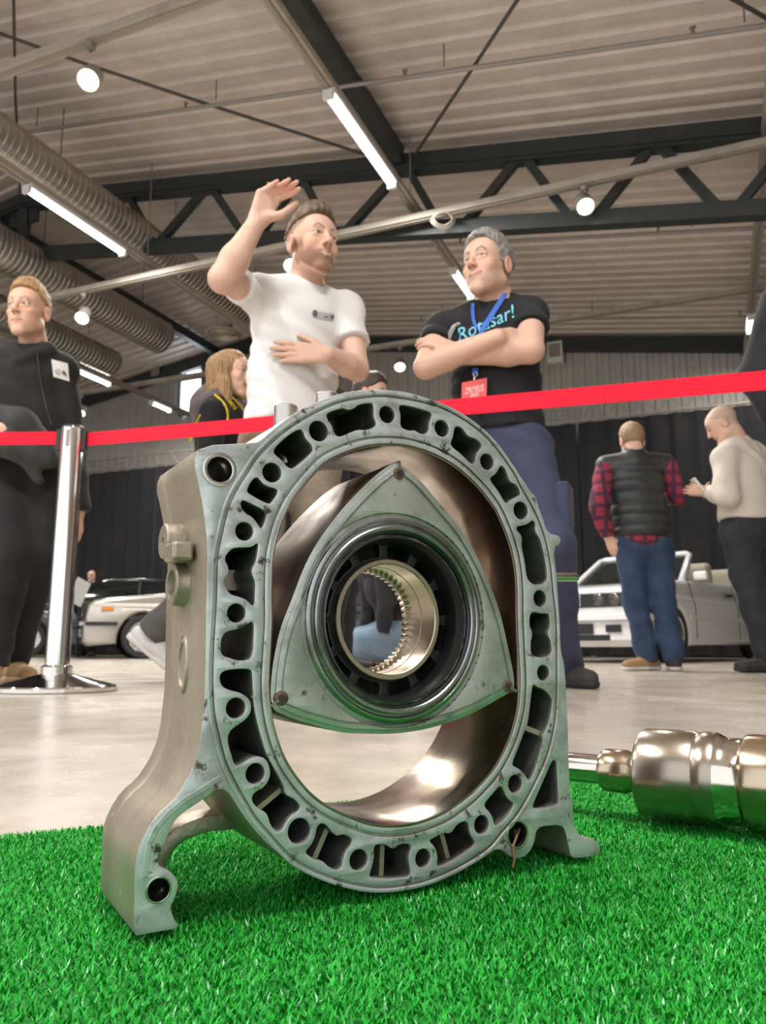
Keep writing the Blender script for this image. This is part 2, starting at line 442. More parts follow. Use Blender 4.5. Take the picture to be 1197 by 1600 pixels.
roof_path('bracing_rod', [(-40, 38), (125, 97), (340, 168), (585, 246)], .22, .018, 'dark diagonal bracing rod descending from the top left spotlight', 'rod', M_cable)
roof_path('bracing_rod', [(815, -10), (735, 112), (648, 242)], .22, .018, 'dark diagonal bracing rod at the top, right of the tall beam', 'rod', M_cable)
roof_path('bracing_rod', [(1130, -10), (1215, 38)], .22, .018, 'dark diagonal bracing rod in the top right corner', 'rod', M_cable)
roof_path('hanging_cable', [(21, -10), (24, 150), (31, 300)], .5, .014, 'dark vertical cable at the far left of the ceiling', 'cable', M_cable)

# spiral ducts
def duct(u_, z, w0, w1, r, label):
    o = thing('spiral_duct', H(u_, w0, z), 0, label, 'duct', 'round spiral ducts')
    prof = []; L = w1 - w0; k = 0; x_ = 0.0
    while x_ < L:
        prof += [(r, x_), (r, x_ + .062), (r + .006, x_ + .070), (r + .006, x_ + .080)]; x_ += .088
    prof += [(r, L), (r * .98, L + .005)]
    M = Matrix(((HU[0], 0, HW[0], 0), (HU[1], 0, HW[1], 0), (0, 1, 0, 0), (0, 0, 0, 1)))
    x = MB(); x.lathe(prof, 28, M=M); auto_smooth(x.build('duct_wall', M_duct, o), 25)
    x = MB(); x.lathe([(r * .99, L), (.0001, L)], 28, M=M); x.build('end_cap', M_duct, o)
    for t in np.arange(.6, L, 2.2):
        x = MB(); c = HW * t; x.tube([c + np.array([0, 0, r]), c + np.array([0, 0, roof_z(u_) - z])], .006, 5); x.build('hanger', M_cable, o)
    return o
ZD = .15 + 4.9 * KH
p1 = on_z(110, 297, ZD)
duct(uw(p1)[0], ZD, WF, 12.0 * KH, .26, 'longest ribbed metal duct running overhead from the left edge')
Z2 = .15 + 4.85 * KH
p2 = on_z(250, 527, Z2); u2, w2 = uw(p2); duct(u2, Z2, 1.0, w2, .29, 'ribbed metal duct ending above the far tube, beside the young man\'s head')
Z3 = .15 + 4.6 * KH
p3 = on_z(172, 566, Z3); u3, w3 = uw(p3); d3 = duct(u3, Z3, 1.0, w3, .235, 'lowest ribbed metal duct ending just right of the hoodie')
# round ceiling diffuser above the blonde woman
p = at_y(350, 523, 12.3)
o = thing('ceiling_diffuser', p, 0, 'round beige ceiling air diffuser above the blonde woman', 'diffuser')
x = MB(); x.lathe([(.27, 0), (.30, .012), (.27, .03), (.14, .07), (.13, .42)], 36); auto_smooth(x.build('bell', M_rail, o), 35)
for r_ in (.24, .19, .14, .09):
    x = MB(); x.lathe([(r_, -.004), (r_ - .012, -.016), (r_ - .035, .012)], 36); x.build('cone_ring', M_rail, o)
x = MB(); x.tube([(0, 0, .40), (0, 0, roof_z(uw(p)[0]) - p[2])], .13, 16); x.build('neck_duct', M_duct, o)
# sprinkler-like coil of cable on the rail crossing
p = H(RAIL_U[2] + .42, RAIL_W[2] - .10, RAIL_Z[2] - .13); x = MB()
for k in range(4):
    rr_ = .10 + .012 * k; x.tube([(rr_ * math.cos(t), .012 * k + .01 * math.sin(3 * t), rr_ * .7 * math.sin(t)) for t in np.linspace(0, 6.3, 22)], .006, 5)
q = x.build('cable_coil', M_rail); q.location = p; tag(q, 'coil of pale cable hanging at the rail crossing above the dark shirt man', 'cable coil')
# back wall fittings
def wall_box(name, px, py, w_m, h_m, d_m, label, cat, m):
    p = on_w(px, py, WB - d_m / 2 - .01); o = thing(name, p - np.array([0, 0, h_m / 2]), -PSI, label, cat)
    x = MB(); x.box((0, 0, h_m / 2), (w_m, d_m, h_m)); b = x.build('case', m, o); bv = b.modifiers.new('b', 'BEVEL'); bv.width = .015
    x = MB(); x.box((0, -d_m / 2 - .006, h_m * .55), (w_m * .7, .012, h_m * .6)); x.build('grille', M_spot, o)
    return o
wall_box('wall_speaker', 868, 552, .30, .42, .2, 'small white speaker box high on the back wall at right', 'speaker', M_white)
wall_box('wall_speaker', 247, 583, .32, .4, .2, 'small dark speaker box high on the back wall at left', 'speaker', M_dark)
wall_box('wall_lamp', 971, 517, .45, .12, .2, 'small pale oval lamp under the roof at right', 'lamp', M_white)
# the daylight window
p = on_w(300, 612, WB - .04)
wo = thing('window_1', p - np.array([0, 0, .55]), -PSI); wo['kind'] = 'structure'
x = MB(); x.box((0, 0, .55), (.56, .04, .95)); x.build('pane', M_window, wo)
for dx in (-.30, .30): x = MB(); x.box((dx, -.02, .55), (.06, .08, 1.10)); x.build('window_frame', M_pipeg, wo)
for dz in (.03, 1.07, .84): x = MB(); x.box((0, -.02, dz), (.6, .08, .06)); x.build('window_frame', M_pipeg, wo)
# black curtain along the back wall on its rail
ZC = .15 + 3.55 * KH
def curtain(u_a, u_b, label):
    o = thing('stage_curtain', H(u_a, WB - .42, 0), 0, label, 'curtain', 'black stage curtains along the back wall')
    v = []; f = []; n = int((u_b - u_a) / .045)
    for i in range(n + 1):
        u_ = u_a + (u_b - u_a) * i / n; d = .055 * math.sin(u_ * 2 * math.pi / .36 + .8 * math.sin(u_ * 1.7)) + .02 * math.sin(u_ * 31)
        for z in (.03, 1.4, ZC): v.append(H(u_, WB - .42 + d * (1.0 if z < 3 else .55), z) - H(u_a, WB - .42, 0))
    for i in range(n):
        for k in range(2): f.append((3 * i + k, 3 * i + 3 + k, 3 * i + 4 + k, 3 * i + 1 + k))
    c = mesh_from('cloth', v, f, M_curtain, o, True)
    return o
us = [UL + .3, -14.5, -10.4, -6.3, -2.1, 2.0, 6.1, UR - .2]
cl = ['beyond the left edge', 'behind the young man in the hoodie', 'behind the silver car', 'behind the engine housing', 'behind the man with crossed arms', 'behind the man in the quilted vest', 'behind the man in the pale jumper', 'beyond the right edge']
for a, b, lb in zip(us[:-1], us[1:], cl): curtain(a + .02, b - .02, 'tall black pleated curtain ' + lb)
tr = thing('curtain_truss', H(UL + .3, WB - .45, ZC), 0, 'thin lattice rail holding the black curtains along the back wall', 'curtain rail')
for dz in (.04, .30): x = MB(); x.tube([(0, 0, dz), H(UR - .3, WB - .45, ZC + dz) - H(UL + .3, WB - .45, ZC)], .022, 8); x.build('rail_tube', M_spot, tr)
x = MB(); n = 70
for i in range(n):
    a = HU * ((UR - UL - .6) * i / n); b = HU * ((UR - UL - .6) * (i + .5) / n); c = HU * ((UR - UL - .6) * (i + 1) / n)
    x.tube([a + np.array([0, 0, .05]), b + np.array([0, 0, .29])], .01, 5); x.tube([b + np.array([0, 0, .29]), c + np.array([0, 0, .05])], .01, 5)
x.build('lattice', M_spot, tr)
# ------------------------------------------------------------------ rotor housing
TURF_Z = 0.012
M_face = mat('machined aluminium', (.60, .64, .665), .42, .6, stain=(.40, .415, .42), stain_scale=34, stain_at=(.46, .62), stain2=(.10, .075, .055), stain2_scale=95, stain2_at=(.585, .66), rough_var=.12, bump=.12, bump_scale=500)
M_cast = mat('cast aluminium', (.52, .45, .37), .48, .8, stain=(.35, .29, .23), stain_scale=22, stain_at=(.4, .7), stain2=(.70, .70, .68), stain2_scale=90, stain2_at=(.68, .72), rough_var=.1, bump=.35, bump_scale=420)  # warm tan base carries the floor's reflection on the left flank
M_pocket = mat('shade-darkened casting wall', (.13, .135, .125), .55, .5, stain=(.06, .055, .045), stain_scale=30, bump=.2, bump_scale=300)  # dark base colour paints the shade inside pockets and holes
M_bore = mat('polished chrome bore', (.46, .42, .37), .22, 1.0, stain=(.22, .17, .13), stain_scale=14, stain_at=(.42, .7), stretch=(.3, 1, 1), rough_var=.1)
M_rotor = mat('rotor iron face', (.52, .56, .53), .42, .7, stain=(.34, .37, .33), stain_scale=30, stain_at=(.42, .62), stain2=(.12, .09, .06), stain2_scale=75, stain2_at=(.60, .69), rough_var=.12, bump=.1, bump_scale=350)
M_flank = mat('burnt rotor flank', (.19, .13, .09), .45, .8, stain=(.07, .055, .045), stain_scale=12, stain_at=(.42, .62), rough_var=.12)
M_recess = mat('carbon black combustion recess', (.05, .042, .036), .6, .5, stain=(.02, .018, .016), stain_scale=40)
M_ring = mat('polished steel ring', (.36, .37, .37), .28, 1.0, stain=(.2, .2, .19), stain_scale=30, rough_var=.08)
M_ringdk = mat('dark oiled ring', (.10, .10, .105), .3, .9)
M_rust = mat('rust in the groove', (.17, .10, .06), .7, .3, stain=(.05, .04, .03), stain_scale=60)
M_hub = mat('bronze bearing', (.52, .45, .36), .38, 1.0, stain=(.33, .26, .19), stain_scale=25, stretch=(1, .15, 1), rough_var=.1)
M_gear = mat('gear steel', (.5, .45, .38), .32, 1.0)
M_void = mat('black web and window shade', (.035, .035, .033), .45, .3)  # black of the web, also the painted shade behind its windows
M_pipe = mat('aluminium pipe stub', (.55, .52, .48), .38, 1.0, bump=.1, bump_scale=200)
M_steel = mat('bright steel pin', (.62, .6, .55), .25, 1.0)
M_wire = mat('rusty wire', (.22, .13, .08), .6, .6)

ENG_A = math.atan2(.1406, .2416)
ENG_O = np.array([0.0, .4885, TURF_Z])
EX = np.array([math.cos(ENG_A), math.sin(ENG_A), 0]); EN = np.array([-math.sin(ENG_A), math.cos(ENG_A), 0])
def epl(px, py, depth=0.0):
    """pixel -> (x, z) in the plane of the housing's front face (or a plane behind it)"""
    o = ENG_O + EN * depth; r = ray(px, py)
    t = np.dot(o - CAM, EN) / np.dot(r, EN); p = CAM + r * t - ENG_O
    return np.array([np.dot(p, EX), p[2]])
def E(pts, depth=0.0): return np.array([epl(a, b, depth) for a, b in pts])
def crop(ox, oy, s, pts): return [(ox + a / s, oy + b / s) for a, b in pts]
S6 = 5.985

outline_px = [(312.5, 696), (393, 692), (405, 690), (430, 668), (462, 644), (493, 628.5), (533, 614), (560, 610), (594, 608.4), (627, 611), (653, 616.7), (687, 629.2),
    (727, 650), (754, 673.5), (787, 707), (820, 753), (829, 768), (838, 777), (841, 790), (847, 805), (856, 833.5), (876, 837), (876, 850), (865, 855), (869.5, 893.7), (873, 940), (875, 980),
    (877, 1020), (882, 1037), (884.5, 1070), (887, 1119), (888.7, 1180), (890.4, 1230), (895.4, 1256), (895, 1280), (898.7, 1295), (910.4, 1309), (932, 1311), (939, 1330),
    (935.5, 1339), (900, 1344.6), (891, 1337), (888.7, 1322), (883, 1297), (877, 1289), (846, 1291), (838, 1298), (836, 1313.7), (830, 1328.7), (820, 1338.7), (807, 1342), (795, 1337),
    (785, 1328.7), (775, 1327), (762, 1336), (740, 1350), (710.4, 1367), (677, 1382), (627, 1394.5), (590, 1397), (553.7, 1392), (520, 1380), (487, 1365), (450, 1346), (420, 1321),
    (400, 1300), (378.5, 1272), (363, 1247), (354, 1236), (345, 1232), (333, 1238), (306, 1257), (280, 1274.3), (268.3, 1290.4), (256, 1320.4), (246.6, 1344), (249, 1354), (264, 1359.5),
    (277, 1373.6), (278.6, 1387), (273.6, 1403.6), (265, 1420), (280.3, 1450), (270, 1457), (226.8, 1463), (208.5, 1463.5), (209.5, 1413), (210.5, 1360), (215, 1330), (227, 1302), (244.5, 1274),
    (272, 1250), (285, 1230), (300, 1204), (312, 1166), (317, 1120), (321, 1080), (322.5, 930), (325, 855), (317.5, 792), (310, 755), (302.5, 722.5)]
holes_px = [(343.1, 733.7, 20), (425, 738.3, 15.4), (498, 673.5, 16), (605, 647.6, 13.4), (690.5, 669.3, 13), (761.2, 721.5, 12.7), (813.9, 797.6, 14), (844, 935, 12.9), (849, 1051.3, 12.4),
    (805, 1225, 14.2), (752.5, 1288.6, 14.7), (808.5, 1303.6, 19.7), (661, 1341, 14.7), (560.4, 1343.6, 16.7), (467.6, 1298.5, 20), (398.8, 1208.7, 16.2), (368.4, 1106.4, 16.2),
    (369.5, 958, 15), (381.8, 830.2, 14.5), (247.7, 1390.3, 18.4)]
c1 = lambda p: crop(300, 600, S6, p); c2 = lambda p: crop(460, 590, S6, p); c3 = lambda p: crop(620, 600, S6, p); c4 = lambda p: crop(720, 760, S6, p)
c5 = lambda p: crop(740, 920, S6, p); c6 = lambda p: crop(740, 1080, S6, p); c7 = lambda p: crop(740, 1180, S6, p); c8 = lambda p: crop(560, 1230, S6, p)
c9 = lambda p: crop(420, 1230, S6, p); c10 = lambda p: crop(330, 1080, S6, p); c11 = lambda p: crop(320, 900, S6, p); c12 = lambda p: crop(320, 740, S6, p)
pockets_px = [
    c12([(470, 35), (430, 80), (395, 150), (405, 185), (590, 285), (625, 275), (688, 175), (670, 140), (580, 120), (530, 80), (505, 40)]),
    c12([(345, 248), (333, 300), (380, 370), (440, 400), (490, 460), (525, 518), (548, 490), (580, 380), (560, 345), (385, 255)]),
    c12([(497, 645), (440, 690), (350, 690), (260, 695), (200, 760), (188, 810), (225, 880), (222, 930), (175, 1000), (188, 1060), (240, 1130), (310, 1148)]) +
        c11([(390, 220), (440, 278), (466, 272), (470, 60)]) + c12([(466, 1000), (435, 930), (445, 880), (476, 830), (500, 680)]),
    c11([(452, 418), (400, 450), (350, 490), (270, 505), (200, 520), (155, 580), (148, 690), (165, 745), (230, 765), (300, 790), (410, 790), (447, 740), (460, 500)]),
    c11([(180, 885), (140, 930), (143, 990), (170, 1040), (240, 1070), (330, 1090)]) + c10([(340, 55), (375, 110), (375, 195), (330, 262), (250, 320), (185, 360), (153, 430), (165, 520), (195, 610), (215, 680),
        (250, 702), (310, 660), (390, 615), (460, 608), (520, 640), (550, 720), (556, 785), (530, 855), (480, 912), (405, 945), (378, 1000), (400, 1060), (450, 1100), (515, 1135), (540, 1190)]) +
        c9([(5, 320), (30, 375), (80, 418), (125, 400), (150, 345), (200, 265), (280, 220), (293, 170), (240, 110), (170, 82)]) + c10([(690, 950), (680, 890), (600, 740), (520, 600), (480, 480), (430, 300), (400, 150), (388, 20)]) +
        c11([(455, 1150), (445, 1000), (442, 890), (410, 868), (300, 870)]),
    c9([(490, 338), (450, 370), (435, 470), (400, 540), (345, 600), (360, 632), (440, 680), (510, 690), (550, 740), (640, 783), (682, 750), (690, 680), (720, 600), (775, 530), (775, 478), (740, 455), (690, 440), (640, 460), (600, 430), (560, 378), (530, 348)]),
    c8([(180, 533), (143, 560), (150, 650), (130, 740), (103, 825), (120, 848), (250, 852), (330, 852), (472, 842), (490, 800), (473, 720), (468, 640), (503, 543), (440, 525), (370, 540), (340, 575), (300, 570), (260, 535)]),
    c8([(658, 500), (720, 560), (745, 650), (735, 735), (765, 747), (880, 692), (1000, 612), (1087, 545), (1087, 500), (1040, 440), (1030, 340), (1000, 313), (920, 350), (880, 425), (830, 435), (790, 425), (700, 478)]),
    c7([(245, 285), (190, 350), (103, 450), (108, 490), (150, 530), (185, 590), (190, 645), (215, 664), (300, 592), (373, 475), (372, 448), (310, 400), (270, 300)]),
    c5([(560, 885), (545, 950), (522, 1160)]) + c6([(503, 330), (478, 372), (440, 480), (358, 680), (378, 702), (450, 740), (490, 800), (522, 843), (552, 800), (600, 650), (652, 480), (643, 415), (690, 340), (722, 230), (737, 100)]) + c5([(735, 1040), (710, 990), (660, 940), (595, 920)]),
    c5([(560, 213), (528, 240), (523, 350), (550, 400), (547, 460), (535, 490), (538, 642), (732, 642), (727, 490), (695, 440), (695, 400), (717, 360), (712, 250), (690, 228), (640, 235)]),
    c4([(670, 312), (640, 345), (590, 366), (527, 370), (523, 410), (565, 450), (576, 500), (567, 550), (600, 700), (628, 918), (814, 918), (802, 740), (747, 490), (710, 450), (694, 400), (702, 345)]),
    c3([(975, 757), (950, 800), (930, 840), (880, 872), (873, 900), (950, 1000), (1000, 1090), (1030, 1123), (1070, 1080), (1130, 1052), (1162, 1030), (1125, 940), (1060, 920), (1040, 860), (1012, 785)]),
    c3([(560, 388), (538, 420), (530, 490), (503, 550), (518, 590), (600, 650), (695, 750), (737, 742), (740, 660), (793, 592), (792, 558), (740, 508), (690, 500), (650, 470), (620, 415)]),
    c3([(38, 192), (18, 220), (40, 290), (33, 380), (58, 418), (120, 437), (170, 430), (210, 460), (260, 473), (302, 440), (302, 370), (328, 300), (322, 268), (290, 253), (150, 213)]),
    c2([(695, 237), (600, 250), (560, 290), (510, 305), (450, 283), (330, 320), (297, 350), (320, 410), (355, 450), (370, 510), (398, 547), (440, 552), (530, 510), (600, 485), (680, 492), (750, 462), (768, 430), (740, 370), (743, 265), (725, 238)]),
    c1([(1005, 417), (900, 480), (780, 590), (762, 640), (790, 670), (850, 720), (890, 772), (930, 793), (980, 770), (1112, 650), (1133, 610), (1110, 558), (1060, 510), (1042, 445)]),
    c6([(752, 640), (728, 665), (645, 860), (556, 1060), (558, 1098), (660, 1090), (785, 1065), (795, 1035), (785, 850), (778, 660)])]
rim_px = [(500, 641), (450.4, 670), (407, 708.6), (387, 737), (367, 769), (355, 798), (345, 840), (339, 874), (337, 939), (332.5, 1017), (331.5, 1067), (334, 1113), (341.7, 1150), (351.7, 1188.6), (366.8, 1222), (383.5, 1252),
    (400, 1279), (420, 1302), (445, 1330), (470, 1350), (520, 1372), (570, 1384), (610, 1385.4), (660, 1377), (710.4, 1357), (760, 1327), (785, 1299), (810, 1269), (833.6, 1227), (853.6, 1183.6), (865, 1138.5), (869.5, 1096),
    (870, 1037), (869, 970), (864, 920), (859.5, 877), (850, 835), (835, 798), (814, 760), (803, 738.7), (770.4, 693.6), (737, 663.5), (697, 640), (661.8, 628.4), (620, 621), (590, 619), (540, 626)]
bore_px = [(493.8, 740), (462, 778.4), (443.6, 813.5), (433.6, 847), (428.6, 873.7), (427, 917), (427.3, 967), (425.3, 1008.6), (422.8, 1050), (422.5, 1080), (426, 1113.4), (433.6, 1146.8), (447, 1183.6), (467, 1215.3), (492, 1243),
    (520, 1262), (553.7, 1277), (583.7, 1286.5), (615, 1289), (650, 1285), (693.7, 1268.4), (727, 1246), (750, 1225), (773.4, 1197), (795, 1155), (806.5, 1116.8), (810.5, 1087), (811, 1053.7), (808.5, 1003.5), (807, 961.8),
    (806.5, 920), (803.5, 885.3), (795.2, 848.6), (778.5, 806.8), (765, 785), (745.3, 761), (713.6, 732), (678.5, 712), (645, 701), (615, 697), (577, 699), (543.5, 708.6), (513, 723)]
rotor_px = [(626.5, 721), (632, 723.5), (639.5, 730.4), (660.6, 746.8), (691, 784), (723.7, 821.6), (754, 873), (775, 921), (789, 964), (797, 1000), (805, 1037), (809.3, 1062), (809, 1079), (792.5, 1089), (735.7, 1121), (679, 1139.5), (640, 1146.5),
    (608, 1149), (551, 1148), (530, 1145), (480, 1132), (447, 1120), (428.5, 1111), (424.8, 1090), (425.2, 1067), (429, 1033), (440, 980), (458.5, 935), (477, 885), (497, 847), (520, 815), (543.5, 786), (582, 747), (607, 727), (620, 720.5)]

outline = E(outline_px)
outline[:, 1] = np.maximum(outline[:, 1], .0)          # nothing sinks into the turf
bore = smooth_loop(E(bore_px), 4)
rim = smooth_loop(E(rim_px), 4)
pockets = [chaikin(E(p), 2) for p in pockets_px]
def hole_circle(h):
    c = epl(h[0], h[1]); r = abs(epl(h[0], h[1] - h[2])[1] - epl(h[0], h[1] + h[2])[1]) / 2
    return c, r
hc = [hole_circle(h) for h in holes_px]
holes = [circle(c, r, 28) for c, r in hc]

HT = .080
housing = thing('rotor_housing', ENG_O, ENG_A, 'large upright grey metal rotary engine housing standing on the green turf', 'engine part')
seal_in = offset_loop(bore, .0050); seal_out = offset_loop(bore, .0064)
body = MB()
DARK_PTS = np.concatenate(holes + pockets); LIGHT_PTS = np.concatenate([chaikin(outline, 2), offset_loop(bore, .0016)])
def add_layer(mb, loops, d0, d1, bevel, front_mi=0, side_mi=1, inner=None):
    v, f = extrude_loops(loops, d0, d1, bevel)
    P = v
    mis = []
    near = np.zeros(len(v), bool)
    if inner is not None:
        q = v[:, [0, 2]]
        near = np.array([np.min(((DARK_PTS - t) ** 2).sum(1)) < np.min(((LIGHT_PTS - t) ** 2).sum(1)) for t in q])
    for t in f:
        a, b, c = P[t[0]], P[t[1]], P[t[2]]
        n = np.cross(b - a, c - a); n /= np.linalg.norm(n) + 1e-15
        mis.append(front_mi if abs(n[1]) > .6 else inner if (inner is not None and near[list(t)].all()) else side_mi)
    k = len(mb.v)
    mb.v.extend(map(tuple, v)); mb.f.extend([tuple(i + k for i in t) for t in f]); mb.m.extend(mis)
OUT = chaikin(outline, 1)
LINER = .0016
front_loops = [OUT, offset_loop(rim, .0006), offset_loop(rim, -.0007), seal_out, seal_in, offset_loop(bore, LINER)] + holes + pockets
add_layer(body, front_loops, 0, .0022, .0004)
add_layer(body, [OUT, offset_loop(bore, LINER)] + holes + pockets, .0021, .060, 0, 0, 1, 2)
OUTB = offset_loop(OUT, -.0012)
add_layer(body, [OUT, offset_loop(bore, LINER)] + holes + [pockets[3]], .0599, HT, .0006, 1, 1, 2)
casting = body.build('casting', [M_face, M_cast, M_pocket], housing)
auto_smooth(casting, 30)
lb = MB()
v, f = extrude_loops([offset_loop(bore, LINER * 1.02), bore], .0006, HT - .0006, .0003); lb.add(v, f)
auto_smooth(lb.build('bore_liner', M_bore, housing), 30)
# washers machined round the lug holes
for k, (c, r), wid in [(0, hc[0], .0026), (11, hc[11], .0012), (19, hc[19], .0010)]:
    w = MB(); v, f = extrude_loops([circle(c, r + wid, 36), circle(c, r * .985, 36)], -.0006, .012, .0003); w.add(v, f)
    auto_smooth(w.build('hole_bushing', M_steel, housing), 30)
# recessed ribs that cross the pockets
def rib(a, b, w, d0, d1):
    A, B = epl(*a), epl(*b); m = MB()
    m.bar((A[0], (d0 + d1) / 2, A[1]), (B[0], (d0 + d1) / 2, B[1]), d1 - d0, w, up=np.cross([B[0] - A[0], 0, B[1] - A[1]], [0, 1, 0]))
    return m.build('rib', M_cast, housing)
def cpt(fn, p): return fn([p])[0]
rib(cpt(c10, (470, 1125)), cpt(c10, (700, 930)), .0028, .006, .058)
rib(cpt(c9, (470, 690)), cpt(c9, (590, 410)), .0030, .006, .058)
rib(cpt(c8, (262, 855)), cpt(c8, (275, 540)), .0030, .006, .058)
rib(cpt(c8, (895, 690)), cpt(c8, (825, 430)), .0030, .006, .058)
rib(cpt(c6, (495, 335)), cpt(c6, (660, 400)), .0034, .004, .050)
rib(cpt(c12, (165, 960)), cpt(c12, (470, 960)), .012, .030, .058)
# cast channel on the leg and the arched brace behind it
ch = MB(); path = E(crop(160, 1150, 4.9875, [(335, 1100), (345, 960), (370, 820), (430, 700), (520, 600), (640, 500), (780, 415), (920, 325)]))
L2 = np.concatenate([offset_loop(np.concatenate([path, path[::-1] + 1e-7]), 0)])
d = np.gradient(path, axis=0); d /= np.linalg.norm(d, axis=1)[:, None]; nn = np.stack([-d[:, 1], d[:, 0]], 1)
band = np.concatenate([path + nn * .0014, (path - nn * .0014)[::-1]])
v, f = extrude_loops([band], -.0004, .0006, .0003); ch.add(v, f)
ch.build('cast_ridge', M_face, housing)
br = MB()
arch = E([(236, 1352), (243, 1334), (256, 1313), (272, 1298), (294, 1288), (318, 1281), (345, 1279), (366, 1276)], .07)
d = np.gradient(arch, axis=0); d /= np.linalg.norm(d, axis=1)[:, None]; nn = np.stack([-d[:, 1], d[:, 0]], 1)
v, f = extrude_loops([np.concatenate([arch + nn * .0045, (arch - nn * .0045)[::-1]])], .058, .0795, .0006); br.add(v, f)
auto_smooth(br.build('arched_brace', M_cast, housing), 30)

# bosses and ports on the left flank.  side(px, py): where the ray meets the flank plane through two front-edge pixels
def side_frame(y_px, x_px=321):
    e = epl(x_px, y_px); return e
def boss(name, xpx, ypx, depth, r, proud, hole_r, tilt=0.0, hole_depth=.012, n=28, sz=1.0, m=None):
    e = epl(xpx, ypx); b = MB()
    M = Matrix.Translation((e[0] + .002, depth, e[1])) @ Matrix.Rotation(-math.pi / 2 + tilt, 4, 'Y') @ Matrix.Diagonal((sz, 1, 1, 1))
    prof = [(r * 1.12, -.004), (r * 1.04, .001), (r, .003), (r, proud + .002 - .0008), (r - .0008, proud + .002), (hole_r, proud + .002), (hole_r * .96, proud + .001), (hole_r * .9, proud - hole_depth), (0.0001, proud - hole_depth)]
    b.lathe(prof, n, M=M)
    return auto_smooth(b.build(name, m or M_cast, housing), 35)
boss('port_boss', 314, 832, .046, .0105, .0085, .0024)
boss('port_boss', 318, 905, .044, .0125, .0055, .0085)
slot = boss('oval_port', 321, 1040, .040, .0085, .0012, .0066, sz=1.9)
bracket = MB(); e = epl(317, 838)
bracket.box((e[0] - .0045, .030, e[1] - .006), (.012, .020, .011))
brk = bracket.build('boss_web', M_cast, housing); bv = brk.modifiers.new('b', 'BEVEL'); bv.width = .002; bv.segments = 2
# top pipe stubs, side pin, stray wire
def stub(px, py, depth, r, h, lean):
    e = epl(px, py, depth); s = MB()
    M = Matrix.Translation((e[0], depth, e[1] - h)) @ Matrix.Rotation(lean, 4, 'Y')
    s.lathe([(r, 0), (r, h - .001), (r - .001, h), (r * .78, h), (r * .74, h - .012), (0.0001, h - .012)], 32, M=M)
    return auto_smooth(s.build('pipe_stub', M_pipe, housing), 35)
stub(447, 634, .045, .0078, .040, 0.0)
stub(511, 615, .05, .0078, .030, 0.0)
p = MB(); a = epl(866, 902, .03); b = epl(903, 902, .03)
p.tube([(a[0] - .006, .03, a[1]), (b[0] - .002, .03, b[1]), (b[0], .03, b[1])], [.0033, .0033, .0022], 16)
auto_smooth(p.build('side_pin', M_steel, housing), 40)
w = MB(); a, b, c_ = epl(818, 1297), epl(800, 1322), epl(797, 1354)
w.tube([(a[0], .004, a[1]), (b[0], -.001, b[1]), (b[0] - .0005, -.003, b[1] - .006), (c_[0], -.003, max(c_[1], .0008))], .0009, 8)
w.build('bent_wire', M_wire, housing)
# tab lug on right edge thicker ridge along the top of the ring
rg = MB(); rr = offset_loop(rim, .0021)
v, f = extrude_loops([offset_loop(rim, .0030), offset_loop(rim, .0012)], -.0005, .0008, .0003); rg.add(v, f)
auto_smooth(rg.build('rim_ridge', M_face, housing), 30)

# ------------------------------------------------------------------ rotor inside the housing
rot_c = epl(624, 966)
RC = np.array([rot_c[0], rot_c[1]])
rotor = thing('engine_rotor', ENG_O, ENG_A, 'three-cornered metal rotor with round ringed opening, sitting inside the engine housing', 'rotor')
RO = offset_loop(chaikin(E(rotor_px), 2), -.0004)
R_SEAL = .0655
rb = MB()
def rot_layer(loops, d0, d1, bev, fm, sm):
    add_layer(rb, loops, d0, d1, bev, fm, sm)
rot_layer([RO, circle(RC, .0500, 72)], .0030, .0785, .0004, 0, 1)
RI = offset_loop(RO, -.0032)
rot_layer([offset_loop(RO, -.0026), circle(RC, R_SEAL, 72)], .0012, .0031, .0003, 0, 0)
rotor_body = rb.build('rotor_body', [M_rotor, M_flank], rotor)
# combustion recess carved in each flank
cut = MB()
mid_tops = [(540, 905), (620, 1158), (765, 880)]
flank_pts = [(epl(520, 815), epl(458.5, 935)), (epl(551, 1148), epl(679, 1139.5)), (epl(691, 784), epl(754, 873))]
for A, B in flank_pts:
    m_ = (A + B) / 2; dirx = B - A; dirx /= np.linalg.norm(dirx); nrm = m_ - RC; nrm -= dirx * np.dot(nrm, dirx); nrm /= np.linalg.norm(nrm)
    Mx = Matrix(((dirx[0], 0, nrm[0], 0), (0, 1, 0, 0), (dirx[1], 0, nrm[1], 0), (0, 0, 0, 1)))
    T = Matrix.Translation((m_[0] + nrm[0] * .004, .041, m_[1] + nrm[1] * .004)) @ Mx @ Matrix.Diagonal((.048, .024, .012, 1))
    bm_ = bmesh.new(); bmesh.ops.create_uvsphere(bm_, u_segments=28, v_segments=14, radius=1.0)
    bm_.verts.ensure_lookup_table(); cut.add([T @ v_.co for v_ in bm_.verts], [[q.index for q in fc.verts] for fc in bm_.faces]); bm_.free()
cutter = cut.build('cutter', M_recess)
bo = rotor_body.modifiers.new('recess', 'BOOLEAN'); bo.operation = 'DIFFERENCE'; bo.object = cutter; bo.solver = 'EXACT'
bpy.context.view_layer.update()
dg = bpy.context.evaluated_depsgraph_get()
me2 = bpy.data.meshes.new_from_object(rotor_body.evaluated_get(dg))
rotor_body.modifiers.clear()
if len(me2.polygons) > 100: rotor_body.data = me2
bpy.data.objects.remove(cutter)
auto_smooth(rotor_body, 32)
